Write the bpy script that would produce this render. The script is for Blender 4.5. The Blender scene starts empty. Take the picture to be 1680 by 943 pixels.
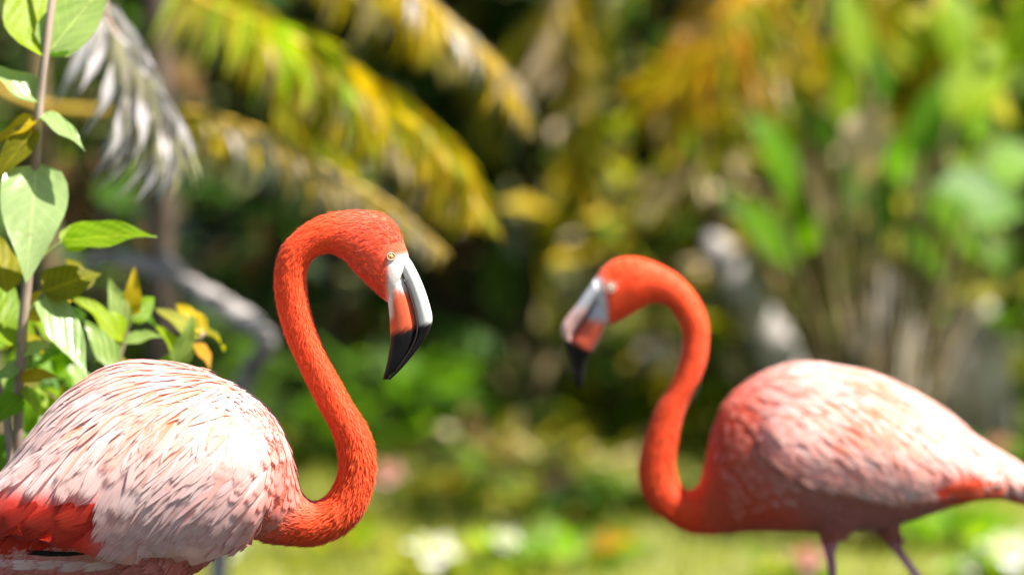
import bpy, bmesh, math, random
import numpy as np
from mathutils import Vector, Matrix
from mathutils.bvhtree import BVHTree
R = math.radians
random.seed(7); np.random.seed(7)
sc = bpy.context.scene
col = sc.collection

# ------------------------------------------------------------------ camera, light
CAM = Vector((0, 0, 1.70)); LENS = 167.4; PITCH = R(5.88)
cd = bpy.data.cameras.new('camera'); cam = bpy.data.objects.new('camera', cd); col.objects.link(cam)
cam.location = CAM; cam.rotation_euler = (R(90) - PITCH, 0, 0)
cd.lens = LENS; cd.sensor_width = 36; cd.clip_start = 0.05; cd.clip_end = 2000
cd.dof.use_dof = True; cd.dof.focus_distance = 6.0; cd.dof.aperture_fstop = 2.3; cd.dof.aperture_blades = 0
sc.camera = cam
SUN = Vector((0.49, -0.15, 0.86)).normalized()
w = bpy.data.worlds.new('World'); sc.world = w; w.use_nodes = True
nt = w.node_tree; bg = nt.nodes['Background']
sky = nt.nodes.new('ShaderNodeTexSky'); sky.sky_type = 'NISHITA'; sky.sun_disc = False
sky.sun_elevation = math.asin(SUN.z); sky.sun_rotation = math.atan2(SUN.x, SUN.y)
nt.links.new(sky.outputs[0], bg.inputs[0]); bg.inputs[1].default_value = 0.055
sd = bpy.data.lights.new('sun', 'SUN'); sd.energy = 5.0; sd.angle = R(0.53); sd.color = (1, 0.95, 0.87)
so = bpy.data.objects.new('sun', sd); col.objects.link(so); so.location = (3, 2, 8)
so.rotation_euler = SUN.to_track_quat('Z', 'Y').to_euler()
sc.view_settings.view_transform = 'Standard'; sc.view_settings.look = 'None'
sc.view_settings.exposure = 1.6; sc.view_settings.gamma = 1
sc.render.engine = 'CYCLES'
try:
    sc.cycles.use_denoising = True; sc.cycles.denoiser = 'OPENIMAGEDENOISE'
except Exception: pass
sc.cycles.max_bounces = 8; sc.cycles.transmission_bounces = 6; sc.cycles.transparent_max_bounces = 16
sc.cycles.sample_clamp_indirect = 6

# ------------------------------------------------------------------ helpers
K = 36.0 / LENS / 1680.0
FW = Vector((0, math.cos(PITCH), -math.sin(PITCH))); UP = Vector((0, math.sin(PITCH), math.cos(PITCH)))
def P(px, py, Y):                              # a pixel's direction, met with the upright plane at distance Y
    d = FW + Vector((1, 0, 0)) * ((px - 840) * K) + UP * (-(py - 471.5) * K)
    return CAM + d * (Y / d.y)
def mpp(Y): return K * Y / math.cos(PITCH)     # metres per pixel there
def topx(v, Y):
    d = v - CAM; f = d.dot(FW)
    return 840 + d.x / f / K, 471.5 - d.dot(UP) / f / K
def ground_at(px, py):
    d = FW + Vector((1, 0, 0)) * ((px - 840) * K) + UP * (-(py - 471.5) * K)
    return CAM + d * (-CAM.z / d.z)
def lerp(a, b, t): return a + (b - a) * t
def sstep(a, b, x):
    t = min(1, max(0, (x - a) / (b - a))); return t * t * (3 - 2 * t)
def mix3(a, b, t): return tuple(lerp(a[i], b[i], t) for i in range(3))

def mesh(name, verts, faces, mat, parent=None, smooth=True, cols=None, uvs=None, origin=None):
    me = bpy.data.meshes.new(name)
    if origin is not None: verts = [(v[0] - origin[0], v[1] - origin[1], v[2] - origin[2]) for v in verts]
    me.from_pydata([tuple(v) for v in verts], [], faces); me.update()
    if smooth: me.polygons.foreach_set('use_smooth', [True] * len(me.polygons))
    if cols is not None:
        a = me.color_attributes.new('Col', 'FLOAT_COLOR', 'POINT')
        a.data.foreach_set('color', np.array([(c[0], c[1], c[2], 1) for c in cols], dtype=np.float32).ravel())
    if uvs is not None:
        ul = me.uv_layers.new(name='UVMap'); li = np.zeros(len(me.loops), dtype=np.int32)
        me.loops.foreach_get('vertex_index', li)
        ul.data.foreach_set('uv', np.array(uvs, dtype=np.float32)[li].ravel())
    if mat is not None: me.materials.append(mat)
    o = bpy.data.objects.new(name, me); col.objects.link(o)
    if parent is not None: o.parent = parent
    return o
def empty(name, loc, label, cat, group=None):
    o = bpy.data.objects.new(name, None); col.objects.link(o); o.location = loc
    o.empty_display_size = 0.1
    o['label'] = label; o['category'] = cat
    if group: o['group'] = group
    return o
def catmull(pts, n):
    """pts: list of equal-length sequences, n samples per span"""
    A = np.array(pts, dtype=float); A = np.vstack([2 * A[0] - A[1], A, 2 * A[-1] - A[-2]])
    out = []
    for i in range(1, len(A) - 2):
        p0, p1, p2, p3 = A[i - 1], A[i], A[i + 1], A[i + 2]
        for k in range(n):
            t = k / n
            out.append(0.5 * (2 * p1 + (p2 - p0) * t + (2 * p0 - 5 * p1 + 4 * p2 - p3) * t * t + (3 * p1 - p0 - 3 * p2 + p3) * t ** 3))
    out.append(A[-2]); return np.array(out)
def tube(pts, radii, seg=8, V=None, F=None):
    """tapered tube along points; returns verts, faces"""
    V = [] if V is None else V; F = [] if F is None else F
    pts = [Vector(p) for p in pts]; b0 = len(V); u = None
    for i, p in enumerate(pts):
        t = (pts[min(i + 1, len(pts) - 1)] - pts[max(i - 1, 0)]).normalized()
        if u is None:
            u = t.cross(Vector((0.3, 1, 0.2))).normalized()
        u = (u - t * u.dot(t)).normalized(); v = t.cross(u)
        for k in range(seg):
            a = 2 * math.pi * k / seg
            V.append(p + (u * math.cos(a) + v * math.sin(a)) * radii[i])
    n = len(pts)
    for i in range(n - 1):
        for k in range(seg):
            a, b = b0 + i * seg + k, b0 + i * seg + (k + 1) % seg
            F.append((a, b, b + seg, a + seg))
    F.append(tuple(b0 + k for k in range(seg))[::-1]); F.append(tuple(b0 + (n - 1) * seg + k for k in range(seg)))
    return V, F

# ------------------------------------------------------------------ materials
def newmat(name):
    m = bpy.data.materials.new(name); m.use_nodes = True
    n = m.node_tree; n.nodes.clear()
    out = n.nodes.new('ShaderNodeOutputMaterial')
    return m, n, out
def N(n, t, **kw):
    x = n.nodes.new(t)
    for k, v in kw.items(): setattr(x, k, v)
    return x
def leafmat(name, c1, c2, trans=0.4, rough=0.42, tgain=1.5, scale=14, spec=0.22):
    """leaf: two tones by leaf and by blotch, lit through as well as on"""
    m, n, out = newmat(name); L = n.links
    oi = N(n, 'ShaderNodeObjectInfo'); tc = N(n, 'ShaderNodeTexCoord')
    no = N(n, 'ShaderNodeTexNoise'); no.inputs['Scale'].default_value = 3.2; no.inputs['Detail'].default_value = 4
    L.new(tc.outputs['Object'], no.inputs['Vector'])
    ad = N(n, 'ShaderNodeMath', operation='ADD'); L.new(oi.outputs['Random'], ad.inputs[0]); L.new(no.outputs['Fac'], ad.inputs[1])
    mp = N(n, 'ShaderNodeMapRange'); mp.inputs[1].default_value = 0.35; mp.inputs[2].default_value = 1.45; L.new(ad.outputs[0], mp.inputs[0])
    mx = N(n, 'ShaderNodeMix', data_type='RGBA'); L.new(mp.outputs[0], mx.inputs[0])
    mx.inputs[6].default_value = (*c1, 1); mx.inputs[7].default_value = (*c2, 1)
    uv = N(n, 'ShaderNodeUVMap')
    wv = N(n, 'ShaderNodeTexWave', bands_direction='DIAGONAL'); wv.inputs['Scale'].default_value = scale / 6; wv.inputs['Distortion'].default_value = 0.6
    L.new(uv.outputs[0], wv.inputs['Vector'])
    bp = N(n, 'ShaderNodeBump'); bp.inputs['Strength'].default_value = 0.25; bp.inputs['Distance'].default_value = 0.004; L.new(wv.outputs['Fac'], bp.inputs['Height'])
    sx = N(n, 'ShaderNodeSeparateXYZ'); L.new(uv.outputs[0], sx.inputs[0])
    def mth(op, a, b=None, c=None):
        q = N(n, 'ShaderNodeMath', operation=op)
        for i, v in enumerate((a, b, c)):
            if v is None: continue
            if isinstance(v, (int, float)): q.inputs[i].default_value = v
            else: L.new(v, q.inputs[i])
        return q.outputs[0]
    off = mth('ABSOLUTE', mth('SUBTRACT', sx.outputs[1], 0.5))
    side = mth('PINGPONG', mth('MULTIPLY', mth('SUBTRACT', sx.outputs[0], mth('MULTIPLY', off, 0.45)), 9.0), 0.5)
    vs = N(n, 'ShaderNodeMapRange'); vs.inputs[1].default_value = 0.10; vs.inputs[2].default_value = 0.0; L.new(side, vs.inputs[0])
    vm = N(n, 'ShaderNodeMapRange'); vm.inputs[1].default_value = 0.03; vm.inputs[2].default_value = 0.012; L.new(off, vm.inputs[0])
    vein = mth('MULTIPLY', mth('MAXIMUM', mth('MULTIPLY', vs.outputs[0], 0.55), vm.outputs[0]), 0.55)
    sp = N(n, 'ShaderNodeTexNoise'); sp.inputs['Scale'].default_value = 9; sp.inputs['Detail'].default_value = 6; L.new(tc.outputs['Object'], sp.inputs['Vector'])
    spr = N(n, 'ShaderNodeMapRange'); spr.inputs[1].default_value = 0.66; spr.inputs[2].default_value = 0.74; L.new(sp.outputs['Fac'], spr.inputs[0])
    m1 = N(n, 'ShaderNodeMix', data_type='RGBA'); L.new(vein, m1.inputs[0]); L.new(mx.outputs[2], m1.inputs[6]); m1.inputs[7].default_value = (min(.7, c2[0] * 1.5 + .06), min(.7, c2[1] * 1.35 + .06), c2[2] * 1.4 + .02, 1)
    m2 = N(n, 'ShaderNodeMix', data_type='RGBA'); L.new(mth('MULTIPLY', spr.outputs[0], 0.6), m2.inputs[0]); L.new(m1.outputs[2], m2.inputs[6]); m2.inputs[7].default_value = (c1[0] * .8 + .03, c1[1] * .45 + .02, c1[2] * .4, 1)
    mx = m2
    pb = N(n, 'ShaderNodeBsdfPrincipled'); pb.inputs['Roughness'].default_value = rough; pb.inputs['Specular IOR Level'].default_value = spec
    L.new(mx.outputs[2], pb.inputs['Base Color']); L.new(bp.outputs[0], pb.inputs['Normal'])
    tr = N(n, 'ShaderNodeBsdfTranslucent')
    g = N(n, 'ShaderNodeMix', data_type='RGBA', blend_type='MULTIPLY'); g.inputs[0].default_value = 1; L.new(mx.outputs[2], g.inputs[6]); g.inputs[7].default_value = (tgain, tgain * 1.05, tgain * 0.4, 1)
    L.new(g.outputs[2], tr.inputs[0])
    ms = N(n, 'ShaderNodeMixShader'); ms.inputs[0].default_value = trans
    L.new(pb.outputs[0], ms.inputs[1]); L.new(tr.outputs[0], ms.inputs[2]); L.new(ms.outputs[0], out.inputs[0])
    return m
def roughmat(name, c1, c2, scale=8, rough=0.85, bump=0.5, dist=0.01, stretch=(1, 1, 1)):
    m, n, out = newmat(name); L = n.links
    tc = N(n, 'ShaderNodeTexCoord'); mp = N(n, 'ShaderNodeMapping'); mp.inputs['Scale'].default_value = stretch
    L.new(tc.outputs['Object'], mp.inputs[0])
    no = N(n, 'ShaderNodeTexNoise'); no.inputs['Scale'].default_value = scale; no.inputs['Detail'].default_value = 8; L.new(mp.outputs[0], no.inputs['Vector'])
    cr = N(n, 'ShaderNodeValToRGB'); cr.color_ramp.elements[0].position = 0.33; cr.color_ramp.elements[1].position = 0.68
    cr.color_ramp.elements[0].color = (*c1, 1); cr.color_ramp.elements[1].color = (*c2, 1); L.new(no.outputs['Fac'], cr.inputs[0])
    bp = N(n, 'ShaderNodeBump'); bp.inputs['Strength'].default_value = bump; bp.inputs['Distance'].default_value = dist; L.new(no.outputs['Fac'], bp.inputs['Height'])
    pb = N(n, 'ShaderNodeBsdfPrincipled'); pb.inputs['Roughness'].default_value = rough
    L.new(cr.outputs[0], pb.inputs['Base Color']); L.new(bp.outputs[0], pb.inputs['Normal']); L.new(pb.outputs[0], out.inputs[0])
    return m
def plumemat(name, trans=0.25, noise_scale=260, streak=False, bump=0.35):
    """plumage: colour from the mesh, fine barbs from noise"""
    m, n, out = newmat(name); L = n.links
    at = N(n, 'ShaderNodeVertexColor', layer_name='Col')
    no = N(n, 'ShaderNodeTexNoise'); no.inputs['Detail'].default_value = 5
    if streak:
        uv = N(n, 'ShaderNodeUVMap'); mp = N(n, 'ShaderNodeMapping'); mp.inputs['Scale'].default_value = (2.2, 26, 1)
        oi = N(n, 'ShaderNodeObjectInfo'); cx = N(n, 'ShaderNodeCombineXYZ'); mu = N(n, 'ShaderNodeMath', operation='MULTIPLY'); mu.inputs[1].default_value = 50
        L.new(oi.outputs['Random'], mu.inputs[0]); L.new(mu.outputs[0], cx.inputs[2]); L.new(cx.outputs[0], mp.inputs['Location'])
        L.new(uv.outputs[0], mp.inputs[0]); L.new(mp.outputs[0], no.inputs['Vector']); no.inputs['Scale'].default_value = 1.0
    else:
        tc = N(n, 'ShaderNodeTexCoord'); L.new(tc.outputs['Object'], no.inputs['Vector']); no.inputs['Scale'].default_value = noise_scale
    mr = N(n, 'ShaderNodeMapRange'); mr.inputs[1].default_value = 0.3; mr.inputs[2].default_value = 0.7; mr.inputs[3].default_value = 0.80 if streak else 0.9; mr.inputs[4].default_value = 1.1
    L.new(no.outputs['Fac'], mr.inputs[0])
    mx = N(n, 'ShaderNodeMix', data_type='RGBA', blend_type='MULTIPLY'); mx.inputs[0].default_value = 1
    L.new(at.outputs[0], mx.inputs[6]); L.new(mr.outputs[0], mx.inputs[7])
    bp = N(n, 'ShaderNodeBump'); bp.inputs['Strength'].default_value = bump; bp.inputs['Distance'].default_value = 0.002; L.new(no.outputs['Fac'], bp.inputs['Height'])
    pb = N(n, 'ShaderNodeBsdfPrincipled'); pb.inputs['Roughness'].default_value = 0.62; pb.inputs['Specular IOR Level'].default_value = 0.25
    pb.inputs['Sheen Weight'].default_value = 0.25; pb.inputs['Sheen Roughness'].default_value = 0.4
    L.new(mx.outputs[2], pb.inputs['Base Color']); L.new(bp.outputs[0], pb.inputs['Normal'])
    tr = N(n, 'ShaderNodeBsdfTranslucent'); L.new(mx.outputs[2], tr.inputs[0])
    ms = N(n, 'ShaderNodeMixShader'); ms.inputs[0].default_value = trans
    L.new(pb.outputs[0], ms.inputs[1]); L.new(tr.outputs[0], ms.inputs[2])
    if not streak:
        L.new(ms.outputs[0], out.inputs[0]); return m
    sx = N(n, 'ShaderNodeSeparateXYZ'); L.new(uv.outputs[0], sx.inputs[0])     # the barbs come apart towards tip and edge
    t1 = N(n, 'ShaderNodeMapRange', interpolation_type='SMOOTHSTEP'); t1.inputs[1].default_value = 0.55; t1.inputs[2].default_value = 1.0; L.new(sx.outputs[0], t1.inputs[0])
    e0 = N(n, 'ShaderNodeMath', operation='SUBTRACT'); e0.inputs[1].default_value = 0.5; L.new(sx.outputs[1], e0.inputs[0])
    e1 = N(n, 'ShaderNodeMath', operation='ABSOLUTE'); L.new(e0.outputs[0], e1.inputs[0])
    e2 = N(n, 'ShaderNodeMapRange', interpolation_type='SMOOTHSTEP'); e2.inputs[1].default_value = 0.28; e2.inputs[2].default_value = 0.5; e2.inputs[4].default_value = 0.75; L.new(e1.outputs[0], e2.inputs[0])
    mxm = N(n, 'ShaderNodeMath', operation='MAXIMUM'); L.new(t1.outputs[0], mxm.inputs[0]); L.new(e2.outputs[0], mxm.inputs[1])
    th = N(n, 'ShaderNodeMath', operation='MULTIPLY_ADD'); th.inputs[1].default_value = 0.62; th.inputs[2].default_value = 0.10; L.new(mxm.outputs[0], th.inputs[0])
    df = N(n, 'ShaderNodeMath', operation='SUBTRACT'); L.new(th.outputs[0], df.inputs[0]); L.new(no.outputs['Fac'], df.inputs[1])
    al = N(n, 'ShaderNodeMapRange'); al.inputs[1].default_value = -0.06; al.inputs[2].default_value = 0.10; L.new(df.outputs[0], al.inputs[0])
    tp = N(n, 'ShaderNodeBsdfTransparent'); m3 = N(n, 'ShaderNodeMixShader'); L.new(al.outputs[0], m3.inputs[0]); L.new(ms.outputs[0], m3.inputs[1]); L.new(tp.outputs[0], m3.inputs[2])
    L.new(m3.outputs[0], out.inputs[0])
    return m
def skinmat(name, rough=0.4, bump=0.2, sc_=120):
    m, n, out = newmat(name); L = n.links
    at = N(n, 'ShaderNodeVertexColor', layer_name='Col'); tc = N(n, 'ShaderNodeTexCoord')
    no = N(n, 'ShaderNodeTexNoise'); no.inputs['Scale'].default_value = sc_; no.inputs['Detail'].default_value = 5; L.new(tc.outputs['Object'], no.inputs['Vector'])
    mr = N(n, 'ShaderNodeMapRange'); mr.inputs[3].default_value = 0.75; mr.inputs[4].default_value = 1.2; L.new(no.outputs['Fac'], mr.inputs[0])
    mx = N(n, 'ShaderNodeMix', data_type='RGBA', blend_type='MULTIPLY'); mx.inputs[0].default_value = 1
    L.new(at.outputs[0], mx.inputs[6]); L.new(mr.outputs[0], mx.inputs[7])
    bp = N(n, 'ShaderNodeBump'); bp.inputs['Strength'].default_value = bump; bp.inputs['Distance'].default_value = 0.002; L.new(no.outputs['Fac'], bp.inputs['Height'])
    pb = N(n, 'ShaderNodeBsdfPrincipled'); pb.inputs['Roughness'].default_value = rough; pb.inputs['Specular IOR Level'].default_value = 0.28
    L.new(mx.outputs[2], pb.inputs['Base Color']); L.new(bp.outputs[0], pb.inputs['Normal']); L.new(pb.outputs[0], out.inputs[0])
    return m

M = {}
M['lime']   = leafmat('lime leaf', (0.13, 0.25, 0.004), (0.27, 0.36, 0.008), 0.55, 0.45, 1.8)
M['pale']   = leafmat('pale glossy leaf', (0.22, 0.36, 0.07), (0.36, 0.46, 0.14), 0.5, 0.28, 1.5, spec=0.6)
M['green']  = leafmat('green leaf', (0.045, 0.14, 0.002), (0.13, 0.26, 0.004), 0.5, 0.45, 1.8)
M['mid']    = leafmat('mid green leaf', (0.040, 0.11, 0.010), (0.10, 0.20, 0.020), 0.45, 0.5, 1.6)
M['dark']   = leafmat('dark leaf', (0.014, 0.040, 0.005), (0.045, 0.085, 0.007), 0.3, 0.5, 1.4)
M['olive']  = leafmat('olive leaf', (0.13, 0.13, 0.004), (0.27, 0.24, 0.008), 0.5, 0.5, 1.5)
M['yellow'] = leafmat('yellow palm leaf', (0.34, 0.23, 0.003), (0.55, 0.38, 0.008), 0.45, 0.5, 1.3)
M['ygreen'] = leafmat('yellow green palm leaf', (0.20, 0.21, 0.005), (0.38, 0.36, 0.015), 0.5, 0.5, 1.5)
M['orange'] = leafmat('orange leaf', (0.42, 0.19, 0.004), (0.58, 0.30, 0.010), 0.45, 0.5, 1.2)
M['tan']    = leafmat('dry tan leaf', (0.36, 0.26, 0.14), (0.56, 0.43, 0.27), 0.3, 0.7, 1.1)
M['grey']   = leafmat('dry silver leaf', (0.32, 0.29, 0.29), (0.58, 0.54, 0.55), 0.3, 0.7, 1.1)
M['brown']  = leafmat('brown leaf', (0.10, 0.05, 0.015), (0.22, 0.12, 0.04), 0.3, 0.8, 1.0)
M['pink']   = leafmat('pink petal', (0.55, 0.20, 0.25), (0.72, 0.38, 0.40), 0.4, 0.5, 1.0)
M['painted_gloss']  = leafmat('pale cream green leaf', (0.24, 0.36, 0.11), (0.33, 0.44, 0.17), 0.45, 0.3, 1.3, spec=0.5)  # glossy sheen of the near leaves put into a paler base colour
M['white']  = leafmat('white petal', (0.76, 0.76, 0.70), (0.85, 0.84, 0.82), 0.4, 0.5, 1.0)
M['stem']   = roughmat('brown stem bark', (0.20, 0.13, 0.09), (0.42, 0.32, 0.25), 30, 0.8, 0.5, 0.004, (1, 1, 0.3))
M['gstem']  = roughmat('green stalk', (0.06, 0.10, 0.02), (0.16, 0.20, 0.04), 25, 0.6, 0.3, 0.003, (1, 1, 0.2))
M['rachis'] = roughmat('yellow palm stalk', (0.40, 0.24, 0.02), (0.58, 0.40, 0.05), 20, 0.5, 0.2, 0.003)
M['cane']   = roughmat('ringed palm cane', (0.07, 0.05, 0.022), (0.22, 0.155, 0.06), 14, 0.8, 0.6, 0.006, (0.4, 0.4, 3))
M['dead']   = roughmat('weathered grey wood', (0.16, 0.14, 0.13), (0.40, 0.36, 0.34), 16, 0.9, 0.8, 0.01, (1, 1, 1))
M['rock']   = roughmat('pale limestone', (0.14, 0.12, 0.10), (0.42, 0.37, 0.31), 6, 0.9, 0.9, 0.03)
M['bark']   = roughmat('dark trunk bark', (0.04, 0.028, 0.018), (0.12, 0.085, 0.055), 12, 0.9, 0.9, 0.02, (1, 1, 0.25))
M['ground'] = roughmat('grassy earth', (0.10, 0.11, 0.02), (0.22, 0.22, 0.05), 2.5, 0.95, 0.8, 0.03)
M['grass']  = leafmat('grass blade', (0.17, 0.21, 0.015), (0.34, 0.35, 0.05), 0.45, 0.5, 1.3)
def watermat():
    m, n, out = newmat('dark pond water'); L = n.links
    tc = N(n, 'ShaderNodeTexCoord'); no = N(n, 'ShaderNodeTexNoise'); no.inputs['Scale'].default_value = 9; no.inputs['Detail'].default_value = 4; L.new(tc.outputs['Object'], no.inputs['Vector'])
    bp = N(n, 'ShaderNodeBump'); bp.inputs['Strength'].default_value = 0.25; bp.inputs['Distance'].default_value = 0.02; L.new(no.outputs['Fac'], bp.inputs['Height'])
    pb = N(n, 'ShaderNodeBsdfPrincipled'); pb.inputs['Base Color'].default_value = (0.012, 0.018, 0.012, 1); pb.inputs['Roughness'].default_value = 0.06; pb.inputs['IOR'].default_value = 1.33
    L.new(bp.outputs[0], pb.inputs['Normal']); L.new(pb.outputs[0], out.inputs[0]); return m
M['added_water'] = watermat()
M['body']   = plumemat('fine coral plumage', 0.0, 300, False, 0.18)
M['feather'] = plumemat('long feather', 0.38, 200, True, 0.25)
M['down']   = plumemat('short plumage', 0.45, 300, False, 0.0)
M['bill']   = skinmat('horny bill', 0.38, 0.15, 90)
M['leg']    = skinmat('scaly leg skin', 0.55, 0.5, 220)
M['eye']    = skinmat('eye', 0.12, 0.0, 40)

# ------------------------------------------------------------------ ground
def ground():
    V = []; F = []
    xs = sorted(set([-400, -150, -60, -25] + [-12 + 0.5 * i for i in range(49)] + [25, 60, 150, 400]))
    ys = sorted(set([-200, -60, -20, -6] + [0.25 * i for i in range(100)] + [30, 45, 80, 200, 500]))
    for y in ys:
        for x in xs:
            near = 1 - sstep(10, 24, math.hypot(x, y - 10))
            bank = sstep(9.9, 9.5, y + 0.25 * math.sin(x * 1.3)) * sstep(1.0, 1.6, y) * sstep(9, 7, abs(x))     # the bed of the added pond lies lower
            V.append((x, y, near * 0.015 * math.sin(1.7 * x + 0.6 * y) * math.cos(1.1 * y - 0.5 * x) - 0.012 - 0.13 * bank))
    nx = len(xs)
    for j in range(len(ys) - 1):
        for i in range(nx - 1):
            F.append((j * nx + i, j * nx + i + 1, (j + 1) * nx + i + 1, (j + 1) * nx + i))
    o = mesh('ground', V, F, M['ground']); o['kind'] = 'structure'
    o['label'] = 'pale grassy ground under the birds and plants'
    wt = mesh('added_water', [(-10, 0.5, -0.05), (10, 0.5, -0.05), (10, 10.4, -0.05), (-10, 10.4, -0.05)], [(0, 1, 2, 3)], M['added_water'], smooth=False); wt['kind'] = 'structure'
    wt['label'] = 'added dark pond under the two birds, out of view'  # pond added out of view to keep the birds' undersides dark
    V = []; F = []; UV = []
    for i in range(36000):
        x = random.uniform(-2.6, 2.6); y = random.uniform(9.95, 15.8)
        h = random.uniform(0.02, 0.055); a = random.uniform(0, 6.28); wd = random.uniform(0.002, 0.004)
        lx, ly = random.uniform(-0.03, 0.03), random.uniform(-0.03, 0.03); b = len(V)
        c, s = math.cos(a) * wd, math.sin(a) * wd
        V += [(x - c, y - s, -0.02), (x + c, y + s, -0.02), (x + lx * .5 + c * .7, y + ly * .5 + s * .7, h * .6), (x + lx * .5 - c * .7, y + ly * .5 - s * .7, h * .6), (x + lx, y + ly, h)]
        UV += [(0, 0), (0, 1), (.6, 1), (.6, 0), (1, .5)]
        F += [(b, b + 1, b + 2, b + 3), (b + 3, b + 2, b + 4)]
    g = mesh('grass', V, F, M['grass'], uvs=UV); g['kind'] = 'stuff'; g['label'] = 'short pale green grass on the ground'; g['category'] = 'grass'
ground()

# ------------------------------------------------------------------ leaves
def leafmesh(kind, curl, fold, wav, nlen=7):
    nlen = 11 if kind == 'ovate' else nlen
    V = []; F = []; UV = []
    prof = {'ovate': lambda t: (math.sin(math.pi * t ** 0.62) ** 0.85) * (1 - 0.25 * t),
            'lance': lambda t: math.sin(math.pi * t ** 0.8) ** 0.9,
            'strap': lambda t: min(1, t * 5 + 0.25) * (1 - t ** 4) ** 0.8,
            'leaflet': lambda t: min(1, t * 4 + 0.3) * (1 - t ** 2.2) ** 0.9,
            'petal': lambda t: math.sin(math.pi * (0.08 + 0.86 * t) ** 1.3) ** 0.6}[kind]
    for i in range(nlen + 1):
        t = i / nlen; wd = 0.5 * max(prof(t), 0.012)
        ang = curl * t; zc = -(1 - math.cos(ang)) / max(abs(curl), 1e-3) * (1 if curl >= 0 else -1) if abs(curl) > 1e-3 else 0
        xc = math.sin(ang) / curl if abs(curl) > 1e-3 else t
        for k, s in enumerate((-1, 0, 1)):
            V.append((xc, s * wd, zc + abs(s) * wd * fold * 0.5 + (wav * math.sin(t * 11 + s) * abs(s) * 0.03)))
            UV.append((t, 0.5 + 0.5 * s))
    for i in range(nlen):
        for k in range(2):
            a = i * 3 + k; F.append((a, a + 1, a + 4, a + 3))
    me = bpy.data.meshes.new('leaf_' + kind); me.from_pydata(V, [], F); me.update()
    me.polygons.foreach_set('use_smooth', [True] * len(me.polygons))
    ul = me.uv_layers.new(name='UVMap'); li = np.zeros(len(me.loops), dtype=np.int32); me.loops.foreach_get('vertex_index', li)
    ul.data.foreach_set('uv', np.array(UV, dtype=np.float32)[li].ravel())
    me.materials.append(M['green']); return me
LM = {k: [leafmesh(k, c, f, wv) for c, f, wv in ((0.25, 0.25, 1), (0.7, 0.35, 1.5), (1.1, 0.2, 1), (-0.25, 0.3, 1.2))] for k in ('ovate', 'lance', 'strap', 'leaflet', 'petal')}
def frame_matrix(base, tip, normal, width):
    d = Vector(tip) - Vector(base); L = d.length; d.normalize()
    n = Vector(normal); n = n - d * n.dot(d)
    if n.length < 1e-4: n = d.orthogonal()
    n.normalize(); s = n.cross(d)
    m = Matrix.Identity(4)
    for r in range(3):
        m[r][0] = d[r] * L; m[r][1] = s[r] * width; m[r][2] = n[r] * L; m[r][3] = base[r]
    return m
def leaf(parent, origin, base, tip, width, mat, kind='ovate', normal=None, var=None, name='leaf'):
    if normal is None: normal = Vector((random.uniform(-.5, .5), random.uniform(-.9, 0.1), random.uniform(.3, 1)))
    me = LM[kind][random.randrange(4) if var is None else var]
    o = bpy.data.objects.new(name, me); col.objects.link(o); o.parent = parent
    o.matrix_basis = Matrix.Translation(-Vector(origin)) @ frame_matrix(Vector(base), Vector(tip), normal, width)
    o.material_slots[0].link = 'OBJECT'; o.material_slots[0].material = M[mat] if isinstance(mat, str) else mat
    return o
def rnd(a): return random.uniform(-a, a)
def stalks(parent, origin, paths, mat, name='stem', r0=0.006, r1=0.002, seg=6):
    V = []; F = []
    for p in paths:
        q = catmull([tuple(x) for x in p], 5); n = len(q)
        tube(q, [lerp(r0, r1, i / (n - 1)) for i in range(n)], seg, V, F)
    return mesh(name, V, F, mat, parent, origin=origin)

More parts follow.
